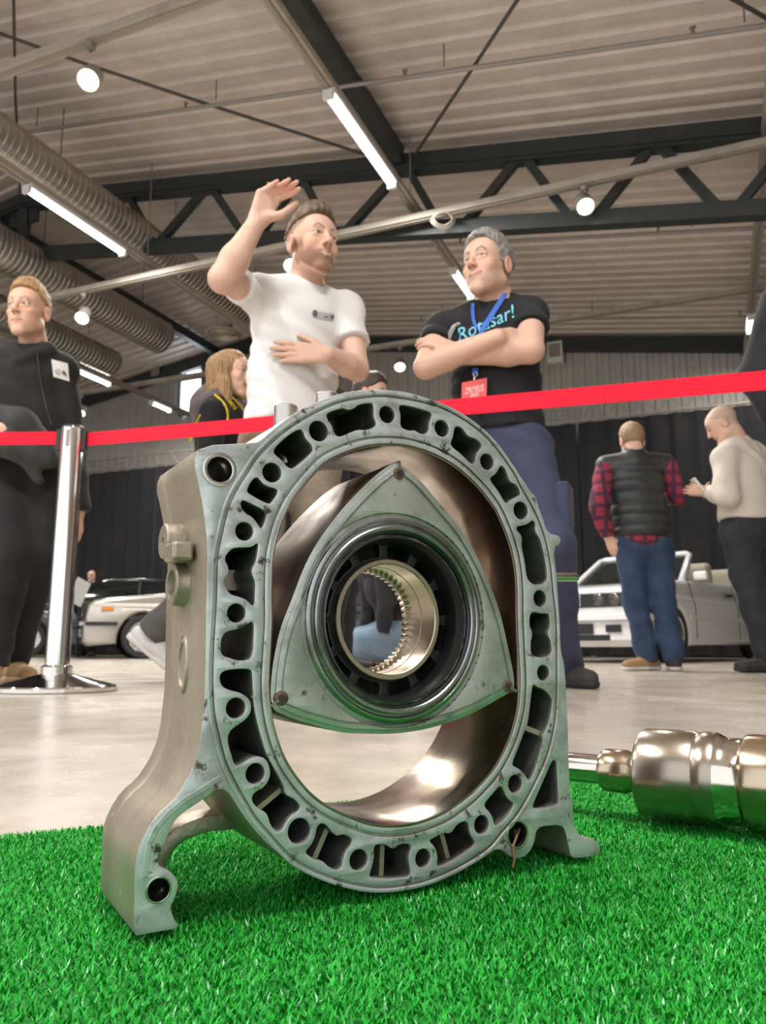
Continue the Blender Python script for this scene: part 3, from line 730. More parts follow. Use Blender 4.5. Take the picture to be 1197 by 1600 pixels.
# apex and corner seals, side seal strips
def apex(cpx):
    c = epl(*cpx); a = MB(); d = c - RC; d /= np.linalg.norm(d)
    M = Matrix.Translation((c[0], .0, c[1])) @ Matrix.Rotation(-math.pi / 2, 4, 'X')
    a.lathe([(.0001, .0006), (.0036, .0006), (.0042, .0010), (.0042, .010)], 24, M=M)
    s = auto_smooth(a.build('corner_seal', M_rust, rotor), 40)
    k = MB(); k.lathe([(.0001, .0002), (.0021, .0002), (.0021, .004)], 20, M=M)
    k.build('seal_plug', M_ringdk, s)
    q = MB(); e = c + d * .0080
    q.bar((c[0], .012, c[1]), (e[0], .012, e[1]), .0235, .0016, up=(-d[1], 0, d[0]))
    q.build('apex_seal', M_ring, rotor)
for cpx in [(625, 739), (441, 1091), (795, 1072)]: apex(cpx)
corners = [(626.5, 721), (808, 1072), (427, 1105)]
strip_loop = offset_loop(RO, -.0062)
st = MB(); v, f = extrude_loops([offset_loop(RO, -.0056), offset_loop(RO, -.0066)], .0006, .003, .0002); st.add(v, f)
st.build('side_seal_strip', M_ring, rotor)
# ring stack and bearing: lathe profiles about the rotor axis (local y, into the housing)
AX = Matrix.Translation((RC[0], 0, RC[1])) @ Matrix.Rotation(math.pi / 2, 4, 'X') @ Matrix.Diagonal((1, 1, -1, 1))
AX = Matrix(((1, 0, 0, RC[0]), (0, 0, 1, 0), (0, 1, 0, RC[1]), (0, 0, 0, 1)))
def ring(name, prof, m, n=96, close=True):
    r_ = MB(); r_.lathe(prof, n, M=AX, close=close); return auto_smooth(r_.build(name, m, rotor), 35)
ring('rusty_groove', [(.0655, .0012), (.0655, .0045), (.0615, .0045), (.0615, .0036)][:3] + [(.0612, .006)], M_rust, close=False)
ring('outer_oil_ring', [(.0625, .0042), (.0622, .0008), (.0612, .0002), (.0596, .0002), (.0588, .0010), (.0588, .0050)], M_ring, close=False)
ring('groove_floor', [(.0590, .0046), (.0555, .0046)], M_rust, close=False)
ring('inner_oil_ring', [(.0572, .0046), (.0572, -.0004), (.0564, -.0010), (.0548, -.0010), (.0541, -.0003), (.0541, .0050)], M_ring, close=False)
ring('dark_collar', [(.0541, .0012), (.0528, .0010), (.0524, .0016), (.0522, .0030), (.0508, .0030), (.0504, .0036)], M_ringdk, close=False)
ring('bevelled_collar', [(.0506, .0040), (.0506, .0014), (.0498, .0012), (.0478, .0060), (.0470, .0110), (.0470, .020), (.0500, .020)], M_ringdk, close=False)
hub_r = .0375
ring('bearing_sleeve', [(hub_r, .012), (hub_r - .0004, .0116), (hub_r - .0028, .0116), (hub_r - .0034, .0122), (hub_r - .0034, .027), (hub_r - .0029, .0272), (hub_r - .0029, .0278), (hub_r - .0036, .028), (hub_r - .0036, .042), (hub_r, .042)], M_hub)
# internal gear at the back
g = MB(); NT = 51; gr = []
r0, r1 = hub_r - .0036, hub_r - .0062
for i in range(NT):
    a = 2 * math.pi * i / NT; s_ = 2 * math.pi / NT
    gr += [(r0, a - .42 * s_), (r1, a - .16 * s_), (r1, a + .16 * s_), (r0, a + .42 * s_)]
gl = np.array([(RC[0] + r * math.cos(a), RC[1] + r * math.sin(a)) for r, a in gr])
v, f = extrude_loops([circle(RC, hub_r + .001, 96), gl], .0415, .0475, 0); g.add(v, f)
g.build('ring_gear', M_gear, rotor)
# web with oval oil windows between collar and bearing
wl = [circle(RC, .0498, 72), circle(RC, hub_r - .0003, 72)]
NW = 12
for i in range(NW):
    a0 = 2 * math.pi * (i + .5) / NW; hw = .19; pts = []
    ro, ri = .0472, .0396
    for t in np.linspace(-hw, hw, 8): pts.append((RC[0] + ro * math.cos(a0 + t), RC[1] + ro * math.sin(a0 + t)))
    for t in np.linspace(hw, -hw, 8): pts.append((RC[0] + ri * math.cos(a0 + t), RC[1] + ri * math.sin(a0 + t)))
    wl.append(chaikin(pts, 1))
wb = MB(); v, f = extrude_loops(wl, .019, .026, .0008); wb.add(v, f)
auto_smooth(wb.build('oil_window_web', M_void, rotor), 35)
wk = MB(); v, f = extrude_loops([circle(RC, .0499, 72), circle(RC, hub_r - .0003, 72)], .038, .048, 0); wk.add(v, f)
wk.build('shade_backing', M_void, rotor)  # dark disc added behind the web so its windows look shaded
# ------------------------------------------------------------------ artificial turf mat
M_turfbase = mat('turf backing', (.010, .17, .018), .9, stain=(.014, .22, .028), stain_scale=150)
def blade_material():
    m = bpy.data.materials.new('plastic grass blade'); m.use_nodes = True; nt = m.node_tree; b = nt.nodes['Principled BSDF']
    at = nt.nodes.new('ShaderNodeAttribute'); at.attribute_name = 'tint'
    c = _mix(nt, at.outputs['Fac'], (.008, .27, .024), (.035, .52, .045))
    c = _mix(nt, _ramp(nt, at.outputs['Fac'], .955, .985), c, (.38, .80, .45))
    nt.links.new(c, b.inputs['Base Color']); b.inputs['Roughness'].default_value = .5; b.inputs['Specular IOR Level'].default_value = .3
    b.inputs['Subsurface Weight'].default_value = 0.0
    return m
M_blade = blade_material()
tl = on_z(-60, 1312, TURF_Z * .6); t2 = on_z(893, 1218, TURF_Z * .6)
TD = (t2 - tl)[:2]; TD /= np.linalg.norm(TD); TN = np.array([-TD[1], TD[0]])       # along the far edge; away from the camera
TA = tl[:2] - TD * .35
def tp(a, b): return TA + TD * a - TN * b          # a along the edge, b towards the camera
TL, TWD = 1.9, 1.05
turf = thing('turf_mat', (*tp(TL / 2, TWD / 2), 0), 0, 'bright green artificial grass mat under the engine parts', 'mat')
tc = np.array([*tp(TL / 2, TWD / 2), 0])
x = MB(); cs = [tp(0, 0), tp(TL, 0), tp(TL, TWD), tp(0, TWD)]
x.add([np.array([*c, z]) - tc for z in (.0005, .0058) for c in cs], [(0, 1, 2, 3), (7, 6, 5, 4), (0, 4, 5, 1), (1, 5, 6, 2), (2, 6, 7, 3), (3, 7, 4, 0)])
x.build('backing', M_turfbase, turf)
rng = np.random.default_rng(7)
def blades(n):
    a = rng.random(n) * TL; b = rng.random(n) ** 1.0 * TWD
    # tuft rows: blades bunch into small tufts
    a = a + .0012 * np.sin(a * 2 * math.pi / .0045); b = b + .0012 * np.sin(b * 2 * math.pi / .0045)
    P = TA[None] + TD[None] * a[:, None] - TN[None] * b[:, None]
    # keep only what could be seen from in or near the camera (a step aside included)
    seen = (P[:, 1] > .24) & (np.abs(P[:, 0]) < .16 + .52 * P[:, 1])
    keep = (P[:, 1] > .16) & (seen | (rng.random(n) < .12))
    return P[keep]
P = blades(860000); n = len(P)
ang = rng.random(n) * 2 * math.pi; hgt = .0028 + .0028 * rng.random(n); lean = .0014 + .0028 * rng.random(n); wd = .00035 + .0003 * rng.random(n)
near = P[:, 1] < .45
dirv = np.stack([np.cos(ang), np.sin(ang)], 1); sidev = np.stack([-np.sin(ang), np.cos(ang)], 1)
z0 = .0052
V = np.zeros((n, 5, 3), np.float32)
base = P - tc[None, :2]
for k, (t, wv) in enumerate([(0, 1), (0, -1), (.55, .9), (.55, -.9)]):
    off = dirv * (lean * t ** 1.6)[:, None] + sidev * (wd * wv)[:, None]
    V[:, k, :2] = base + off; V[:, k, 2] = z0 + hgt * t
V[:, 4, :2] = base + dirv * lean[:, None]; V[:, 4, 2] = z0 + hgt * (.86 + .14 * rng.random(n))
me = bpy.data.meshes.new('grass_blades')
me.vertices.add(n * 5); me.vertices.foreach_set('co', V.ravel())
idx = np.arange(n, dtype=np.int32)[:, None] * 5
loops = np.concatenate([idx + np.array([[0, 1, 3, 2]]), idx + np.array([[2, 3, 4]])], 1).astype(np.int32)
me.loops.add(n * 7); me.loops.foreach_set('vertex_index', loops.ravel())
me.polygons.add(n * 2)
ls = (np.arange(n, dtype=np.int32)[:, None] * 7 + np.array([[0, 4]])).astype(np.int32)
me.polygons.foreach_set('loop_start', ls.ravel())
me.update(calc_edges=True)
att = me.attributes.new('tint', 'FLOAT', 'POINT'); att.data.foreach_set('value', np.repeat(rng.random(n).astype(np.float32), 5))
me.materials.append(M_blade)
gb = new_obj('grass_blades', me, turf); gb['kind'] = 'stuff'
# ------------------------------------------------------------------ people: signed-distance bodies meshed with surface nets
def nrm(v): v = np.asarray(v, float); return v / (np.linalg.norm(v) + 1e-12)
class Prim:
    def __init__(s, fn, lo, hi, k=.02, op='+'): s.fn, s.lo, s.hi, s.k, s.op = fn, np.asarray(lo, float), np.asarray(hi, float), k, op
def cap(a, b, ra, rb=None, k=.02, op='+', flat=None):
    """tapered capsule; flat: (start, end) booleans cut the ends square"""
    a = np.asarray(a, float); b = np.asarray(b, float); rb = ra if rb is None else rb
    d = b - a; L2 = float(d @ d) + 1e-12; L = math.sqrt(L2)
    def fn(X, Y, Z):
        px, py, pz = X - a[0], Y - a[1], Z - a[2]
        h0 = (px * d[0] + py * d[1] + pz * d[2]) / L2
        h = np.clip(h0, 0, 1)
        r = np.sqrt((px - d[0] * h) ** 2 + (py - d[1] * h) ** 2 + (pz - d[2] * h) ** 2) - (ra + (rb - ra) * h)
        if flat:
            if flat[1]: r = np.maximum(r, (h0 - 1) * L)
            if flat[0]: r = np.maximum(r, -h0 * L)
        return r
    R = max(ra, rb)
    return Prim(fn, np.minimum(a, b) - R, np.maximum(a, b) + R, k, op)
def ell(c, rad, R=None, k=.02, op='+'):
    """ellipsoid; R: 3x3 whose columns are its axes"""
    c = np.asarray(c, float); rad = np.asarray(rad, float); R = np.eye(3) if R is None else np.asarray(R)
    def fn(X, Y, Z):
        x, y, z = X - c[0], Y - c[1], Z - c[2]
        q = [R[0, i] * x + R[1, i] * y + R[2, i] * z for i in range(3)]
        k0 = np.sqrt(sum((q[i] / rad[i]) ** 2 for i in range(3))); k1 = np.sqrt(sum((q[i] / rad[i] ** 2) ** 2 for i in range(3))) + 1e-9
        return k0 * (k0 - 1) / k1
    e = np.sqrt(((R * rad[None, :]) ** 2).sum(1))
    return Prim(fn, c - e, c + e, k, op)
def halfspace(p, n, k=.004):
    """keep only the side the normal points away from"""
    p = np.asarray(p, float); n = nrm(n)
    return Prim(lambda X, Y, Z: (X - p[0]) * n[0] + (Y - p[1]) * n[1] + (Z - p[2]) * n[2], [-99] * 3, [99] * 3, k, '^')
def custom(fn, lo, hi, k=.004, op='^'): return Prim(fn, lo, hi, k, op)

def eval_sdf(prims, lo, hi, res, wrinkle=None):
    lo = np.asarray(lo, float); n = np.ceil((np.asarray(hi) - lo) / res).astype(int) + 1
    ax = [lo[i] + np.arange(n[i]) * res for i in range(3)]
    Fd = np.full(n, .5, np.float32)
    for p in prims:
        m = p.k + 3 * res
        i0 = np.clip(np.floor((p.lo - m - lo) / res).astype(int), 0, n); i1 = np.clip(np.ceil((p.hi + m - lo) / res).astype(int) + 1, 0, n)
        if np.any(i1 <= i0): continue
        sl = tuple(slice(a, b) for a, b in zip(i0, i1))
        X, Y, Z = np.meshgrid(*[ax[i][sl[i]].astype(np.float32) for i in range(3)], indexing='ij', sparse=True)
        d = p.fn(X, Y, Z).astype(np.float32); f = Fd[sl]; k = max(p.k, 1e-5)
        if p.op == '+': h = np.clip(.5 + .5 * (f - d) / k, 0, 1); Fd[sl] = f * (1 - h) + d * h - k * h * (1 - h)
        else:
            if p.op == '-': d = -d
            h = np.clip(.5 - .5 * (f - d) / k, 0, 1); Fd[sl] = f * (1 - h) + d * h + k * h * (1 - h)
    if wrinkle is not None:
        X, Y, Z = np.meshgrid(*ax, indexing='ij', sparse=True); Fd = Fd + wrinkle(X, Y, Z).astype(np.float32)
    return Fd, lo
def surface_nets(Fd, lo, res, smooth=1):
    s = Fd < 0
    n = np.array(Fd.shape)
    c = np.zeros(n - 1, np.int8)
    for dx in (0, 1):
        for dy in (0, 1):
            for dz in (0, 1): c += s[dx:n[0] - 1 + dx, dy:n[1] - 1 + dy, dz:n[2] - 1 + dz]
    act = (c > 0) & (c < 8); cells = np.argwhere(act)
    if len(cells) == 0: return np.zeros((0, 3)), np.zeros((0, 4), int)
    cid = np.full(n - 1, -1, np.int64); cid[act] = np.arange(len(cells))
    acc = np.zeros((len(cells), 3)); cnt = np.zeros(len(cells))
    for a in range(3):
        o1, o2 = [i for i in range(3) if i != a]
        for u in (0, 1):
            for v in (0, 1):
                off = np.zeros(3, int); off[o1] = u; off[o2] = v; p = cells + off; q = p.copy(); q[:, a] += 1
                f0 = Fd[p[:, 0], p[:, 1], p[:, 2]]; f1 = Fd[q[:, 0], q[:, 1], q[:, 2]]
                x = (f0 < 0) != (f1 < 0); t = np.where(x, f0 / np.where(x, f0 - f1, 1), 0)
                pt = p.astype(float); pt[:, a] += t; acc += np.where(x[:, None], pt, 0); cnt += x
    V = acc / cnt[:, None]; faces = []
    for a in range(3):
        o1, o2 = (a + 1) % 3, (a + 2) % 3
        sl0 = [slice(None)] * 3; sl1 = [slice(None)] * 3; sl0[a] = slice(0, n[a] - 1); sl1[a] = slice(1, n[a])
        s0, s1 = s[tuple(sl0)], s[tuple(sl1)]
        e = np.argwhere(s0 != s1); e = e[(e[:, o1] > 0) & (e[:, o2] > 0) & (e[:, o1] < n[o1] - 1) & (e[:, o2] < n[o2] - 1)]
        if len(e) == 0: continue
        def C(du, dv):
            q = e.copy(); q[:, o1] -= du; q[:, o2] -= dv; return cid[q[:, 0], q[:, 1], q[:, 2]]
        quad = np.stack([C(1, 1), C(0, 1), C(0, 0), C(1, 0)], 1); flip = s0[e[:, 0], e[:, 1], e[:, 2]]
        quad = np.where(flip[:, None], quad, quad[:, ::-1]); faces.append(quad)
    Fq = np.concatenate(faces)
    for _ in range(smooth):
        A = np.zeros_like(V); k = np.zeros(len(V))
        for i, j in ((0, 1), (1, 2), (2, 3), (3, 0)):
            np.add.at(A, Fq[:, i], V[Fq[:, j]]); np.add.at(A, Fq[:, j], V[Fq[:, i]]); np.add.at(k, Fq[:, i], 1); np.add.at(k, Fq[:, j], 1)
        V = .5 * V + .5 * A / np.maximum(k, 1)[:, None]
    return lo + V * res, Fq
def bbox(prims, pad=.02):
    b = [p for p in prims if p.op == '+']
    return np.min([p.lo for p in b], 0) - pad, np.max([p.hi for p in b], 0) + pad
def sdf_mesh(prims, res, lo=None, hi=None, wrinkle=None, smooth=1):
    if lo is None: lo, hi = bbox(prims, 3 * res)
    Fd, l = eval_sdf(prims, lo, hi, res, wrinkle); return surface_nets(Fd, l, res, smooth)
def quad_obj(name, V, Q, mats, parent, colors=None):
    org = np.zeros(3); q_ = parent
    while q_ is not None: org = org + np.array(q_.location); q_ = q_.parent
    me = bpy.data.meshes.new(name); me.vertices.add(len(V)); me.vertices.foreach_set('co', (V - org).astype(np.float32).ravel())
    me.loops.add(len(Q) * 4); me.loops.foreach_set('vertex_index', Q.astype(np.int32).ravel()); me.polygons.add(len(Q))
    me.polygons.foreach_set('loop_start', np.arange(len(Q), dtype=np.int32) * 4); me.update(calc_edges=True)
    me.polygons.foreach_set('use_smooth', np.ones(len(Q), dtype=bool))
    me.materials.append(mats)
    if colors is not None:
        a = me.color_attributes.new('Col', 'FLOAT_COLOR', 'POINT'); c = np.ones((len(V), 4), np.float32); c[:, :3] = colors; a.data.foreach_set('color', c.ravel())
    me.update()
    return new_obj(name, me, parent)

def skin_material():
    m = bpy.data.materials.new('skin'); m.use_nodes = True; nt = m.node_tree; b = nt.nodes['Principled BSDF']
    a = nt.nodes.new('ShaderNodeVertexColor'); a.layer_name = 'Col'
    nt.links.new(a.outputs[0], b.inputs['Base Color']); b.inputs['Roughness'].default_value = .5; b.inputs['Specular IOR Level'].default_value = .35
    b.inputs['Subsurface Weight'].default_value = .12; b.inputs['Subsurface Radius'].default_value = (.012, .005, .003); b.inputs['Subsurface Scale'].default_value = 1.0
    return m
M_skin = skin_material()
def cloth(name, c, c2=None, rough=.85, sc=30, bump=.15, bsc=600): return mat(name, c, rough, stain=c2 or tuple(x * .88 for x in c), stain_scale=sc, stain_at=(.4, .7), bump=bump, bump_scale=bsc, sheen=.05, spec=.2)
def fold_fn(amp, seed=0, f=14.0, dirv=(.3, .2, 1)):
    r = np.random.default_rng(seed); ph = r.random(6) * 6.28; d = nrm(dirv)
    def fn(X, Y, Z):
        s = X * d[0] + Y * d[1] + Z * d[2]
        w = s * f * 4.2 + 1.6 * np.sin(X * 9 + ph[0] + Z * 4) + 1.3 * np.sin(Y * 11 + Z * 6 + ph[1])
        return amp * (np.sin(w) * (.55 + .45 * np.sin(Z * 8 + X * 6 + ph[2])) + .45 * np.sin(w * 1.9 + ph[3] + 2 * np.sin(Z * 10 + ph[4])))
    return fn

class Head:
    """local axes: x the person's left, y forward, z up; origin between the ears at eye level"""
    def __init__(s, c, fwd, up=(0, 0, 1), scale=1.0):
        f = nrm(fwd); u = np.asarray(up, float); u = nrm(u - f * (u @ f)); l = np.cross(u, f)
        s.c = np.asarray(c, float); s.R = np.stack([l, f, u], 1); s.s = scale
    def P(s, x, y, z): return s.c + s.R @ (np.array([x, y, z]) * s.s)
    def loc(s, V): return ((V - s.c) @ s.R) / s.s
    def E(s, c, r, k=.02, op='+'): return ell(s.P(*c), np.array(r) * s.s, s.R, k * s.s, op)
    def C(s, a, b, ra, rb=None, k=.02, op='+'): return cap(s.P(*a), s.P(*b), ra * s.s, (rb if rb is not None else ra) * s.s, k * s.s, op)
    def prims(s, smile=0.0, fem=False, detail=True):
        j = .9 if fem else 1.0
        q = [s.E((0, -.014, .040), (.074, .094, .082)), s.E((0, .028, -.026), (.059 * j, .064, .084), .03), s.E((0, .050, .036), (.056, .040, .046), .03),
             s.C((.047 * j, -.006, -.060), (.014, .066, -.108), .017, .015, .026), s.C((-.047 * j, -.006, -.060), (-.014, .066, -.108), .017, .015, .026), s.E((0, .072, -.109), (.021 * j, .017, .016), .018)]
        if detail:
            q += [s.E((x * .041, .058, -.024), (.018, .020, .014), .02) for x in (-1, 1)] + [s.E((x * .031, .044, -.064), (.019, .024, .026), .026) for x in (-1, 1)]
            q += [s.C((-.033, .079, .021), (.033, .079, .021), .0105, None, .014), s.C((0, .088, .014), (0, .108, -.024), .0068, .0092, .012), s.E((0, .107, -.029), (.0105, .011, .0095), .007)]
            q += [s.E((x * .0105, .098, -.033), (.0080, .011, .0075), .006) for x in (-1, 1)]
            q += [s.E((x * .031, .101, .003), (.0185, .016, .0125), .010, '-') for x in (-1, 1)]
            q += [s.E((x * .031, .0755, .003), (.0150, .0130, .0115), .004) for x in (-1, 1)]
            q += [s.C((x * .017, .0885, .0120), (x * .044, .081, .0090), .0036, .0030, .004) for x in (-1, 1)]
            q += [s.C((x * .018, .0870, -.0072), (x * .043, .080, -.0056), .0030, None, .005) for x in (-1, 1)]
            q += [s.E((0, .070, -.068), (.030, .018, .026), .025)]
            sm = smile * .008; w = .021 + smile * .006
            for x in (-1, 1):
                q += [s.C((0, .0890, -.0625), (x * w, .0785, -.0645 + sm), .0044, .0026, .005), s.C((0, .0885, -.0745), (x * w, .0780, -.0670 + sm), .0058, .0026, .005)]
                if smile: q += [s.E((x * .041, .064, -.036), (.013, .013, .012), .018)]
        else: q += [s.C((0, .088, .01), (0, .105, -.027), .008, .011, .012)]
        for x in (-1, 1):
            q += [s.E((x * .0765, -.012, -.008), (.0085, .021, .033), .006), s.E((x * .0855, -.008, -.006), (.006, .012, .020), .006, '-')]
        return q
    def colors(s, V, base, hairc=None, beard=0., beardc=(.20, .10, .05), brow=(.12, .07, .04), lip=(.50, .20, .17), teeth=0., smile=0., red=1.0, buzz=None, iris=(.07, .05, .04), gaze=(0, 0), opened=.8):
        L = s.loc(V); x, y, z = L[:, 0], L[:, 1], L[:, 2]; ax = np.abs(x); base = np.asarray(base, float)
        C = np.tile(base, (len(V), 1)); near = (y > .03) & (np.abs(z) < .16) & (ax < .1)
        def mix(m, c, amt=1.0):
            nonlocal C
            m = np.clip(m * amt, 0, 1)[:, None]; C = C * (1 - m) + np.asarray(c) * m
        g = lambda d, r: np.exp(-(d / r) ** 2)
        head = (np.linalg.norm(L - np.array([0, 0, -.01]), axis=1) < .17)
        mix(g(np.hypot(ax - .042, z + .030), .022) * near, base * np.array([1.04, .78, .72]), .5 * red)
        mix(g(np.hypot(x, (z + .026)), .014) * (y > .088), base * np.array([1.04, .72, .66]), .6 * red)
        mix((ax > .076) * head, base * np.array([1.04, .80, .74]), .6)
        if beard:
            d = np.clip((-.050 - z + .35 * np.clip(.050 - y, 0, .1) + .25 * np.clip(ax - .03, 0, .1)) / .016, 0, 1) * np.clip((y + .006 - 1.1 * np.clip(-.06 - z, 0, 1)) / .012, 0, 1) * (y > -.005) * head
            side = np.clip((ax - .052) / .010, 0, 1) * np.clip((.01 - z) / .03, 0, 1) * (y > .0) * (y < .045) * head
            mou = g(np.hypot(ax * .5, z + .052), .007) * (y > .075)
            mix(np.maximum(np.maximum(d, side), mou * .6), beardc, beard)
        if buzz is not None:
            h = np.clip((z - np.interp(y, [-.12, -.03, .0, .045, .075, .1], [-.075, -.045, .025, .045, .09, .10])) / .012, 0, 1) * head; mix(h, buzz, .75)
        sm = smile * .008 * np.clip(ax / .026, 0, 1.2)
        mz = z + .0685 - sm
        mix(np.clip(1.5 - np.abs(mz) / .0085, 0, 1) * (ax < .026 + .005 * smile) * (y > .070), lip, .7)
        if teeth: mix((np.abs(mz + .0005) < .0027 * teeth) * (ax < .017) * (y > .07), (.78, .74, .68), 1)
        mix(g(mz, .0017 if not teeth else .001) * (ax < .028 + .005 * smile) * (y > .068), (.10, .035, .03), .9)
        mix(g(np.hypot(ax - .010, (z + .0395) * 1.4), .0050) * (y > .08), (.16, .07, .05), .8)
        bz = z - .0225 - .010 * np.clip((ax - .014) / .02, 0, 1) + .012 * np.clip((ax - .034) / .012, 0, 1)
        mix(g(bz, .0050) * (ax > .012) * (ax < .047) * (y > .05), brow, .8)
        ex = ax - .031; ez = z - .003
        eye = ((ex / .0138) ** 2 + (ez / (.0062 * opened)) ** 2 < 1) & (y > .06)
        C[eye] = (.62, .58, .54)
        ir = ((np.hypot(x - np.sign(x) * .031 - gaze[0], ez - gaze[1]) < .0068) & eye); C[ir] = iris
        lash = (np.abs((ex / .0155) ** 2 + (ez / (.0070 * opened)) ** 2 - 1) < .32) & (y > .06) & (ez > -.001)
        C[lash] = C[lash] * .25 + np.array([.06, .035, .03]) * .75
        mix(g(np.hypot(ex, ez + .011), .009) * (y > .05), base * .78, .4)
        return C
    def hair(s, thick=.010, top=.018, line=None, name='hair', res=.004, long=None, rough=.004):
        ys, zs = line or ([-.13, -.05, -.02, .008, .03, .05, .075, .11], [-.075, -.07, -.035, .028, .030, .050, .082, .088])
        c1 = s.E((0, -.014, .040), (.075 + thick, .094 + thick, .084 + thick), .01); c2 = s.E((0, .010, .066), (.068 + thick * .5, .082 + thick * .6, .066 + top), .02)
        def h(X, Y, Z):
            x, y, z = X - s.c[0], Y - s.c[1], Z - s.c[2]
            q = [(s.R[0, i] * x + s.R[1, i] * y + s.R[2, i] * z) / s.s for i in range(3)]
            return (np.interp(q[1], ys, zs) + .10 * np.clip(.05 - np.abs(q[0]), 0, 1) * (q[1] > .05) * .0 - q[2]) * s.s
        def strands(X, Y, Z):
            x, y, z = X - s.c[0], Y - s.c[1], Z - s.c[2]
            q = [(s.R[0, i] * x + s.R[1, i] * y + s.R[2, i] * z) / s.s for i in range(3)]
            return rough * (np.sin(q[0] * 300 + 5 * np.sin(q[1] * 60)) * .5 + np.sin(q[0] * 140 + q[1] * 90 + 3 * np.sin(q[2] * 70)) * .6 + np.sin(q[1] * 210 + q[2] * 160) * .4)
        lo = np.minimum(c1.lo, c2.lo) - .03; hi = np.maximum(c1.hi, c2.hi) + .03
        return sdf_mesh([c1, c2, custom(h, lo, hi, .012)], res, lo, hi, strands, 1)

class Hand:
    """wrist at the origin, d along the palm, n out of the back of the hand, thumb on side t"""
    def __init__(s, wrist, d, n, thumb=1, scale=1.0, curl=(.15, .15, .15, .2), spread=.05, dev=0., thumb_open=.6, thumb_up=0., palm_bend=0.):
        s.w = np.asarray(wrist, float); s.d = nrm(d); n = np.asarray(n, float); s.n = nrm(n - s.d * (n @ s.d)); s.x = np.cross(s.d, s.n) * thumb; s.s = scale
        s.curl, s.spread, s.dev, s.to, s.tu = curl, spread, dev, thumb_open, thumb_up
    def P(s, a, b, c): return s.w + (s.x * a + s.d * b + s.n * c) * s.s
    def prims(s):
        q = []; S = s.s
        xs = [.028, .010, -.009, -.026]; ys = [.092, .096, .091, .082]; Ls = [(.042, .026, .021), (.046, .029, .022), (.043, .027, .021), (.033, .021, .019)]
        for i in range(4):
            q.append(cap(s.P(xs[i] * .62, .008, -.002), s.P(xs[i], ys[i], 0), .0145 * S, .0118 * S, .012))
            p = s.P(xs[i], ys[i], 0); a = s.dev + s.spread * (1.5 - i) ; c = 0.0
            for j, L in enumerate(Ls[i]):
                c += s.curl[i] * (1.0, 1.1, .7)[j] if j else s.curl[i]
                dv = (s.d * math.cos(a) + s.x * math.sin(a)) * math.cos(c) - s.n * math.sin(c)
                e = p + dv * L * S; q.append(cap(p, e, (.0098 - .0011 * j) * S, (.0092 - .0014 * j) * S, .004)); p = e
        o = s.to; p = s.P(.018, .022, -.006); dv = s.d * math.cos(o) + s.x * math.sin(o) - s.n * (.35 - s.tu)
        e = p + nrm(dv) * .046 * S; q.append(cap(p, e, .0165 * S, .0125 * S, .012)); dv2 = s.d * math.cos(o * .55) + s.x * math.sin(o * .55) - s.n * (.25 - s.tu)
        e2 = e + nrm(dv2) * .032 * S; q.append(cap(e, e2, .0118 * S, .0108 * S, .005)); e3 = e2 + nrm(dv2 + s.d * .15) * .026 * S; q.append(cap(e2, e3, .0106 * S, .0085 * S, .004))
        return q

def shoe_prims(ankle, toe_dir, L=.27, k=.02):
    a = np.asarray(ankle, float); d = nrm([toe_dir[0], toe_dir[1], 0]); g = np.array([a[0], a[1], 0])
    heel = g - d * .055
    return [cap(heel + [0, 0, .045], heel + d * .10 + [0, 0, .05], .042, .046, .02), cap(heel + d * .10 + [0, 0, .045], heel + d * (L - .05) + [0, 0, .036], .046, .036, .03), cap(a + [0, 0, .0], g + [0, 0, .06], .045, .047, .02), halfspace([0, 0, .004], (0, 0, -1), .004)], heel, d
def add_shoe(name, root, ankle, toe_dir, m_up, m_sole, L=.27, res=.006):
    pr, heel, d = shoe_prims(ankle, toe_dir, L)
    pr = [p for p in pr if p.op == '+'] + [halfspace([0, 0, .022], (0, 0, -1), .004)]
    V, Q = sdf_mesh(pr, res); o = quad_obj(name, V, Q, m_up, root)
    sp = [cap(heel + [0, 0, .02], heel + d * .1 + [0, 0, .02], .044, .048, .03), cap(heel + d * .1 + [0, 0, .02], heel + d * (L - .05) + [0, 0, .02], .048, .039, .03), halfspace([0, 0, .030], (0, 0, 1), .003), halfspace([0, 0, .002], (0, 0, -1), .003)]
    V, Q = sdf_mesh(sp, res); quad_obj('sole', V, Q, m_sole, o)
    return o

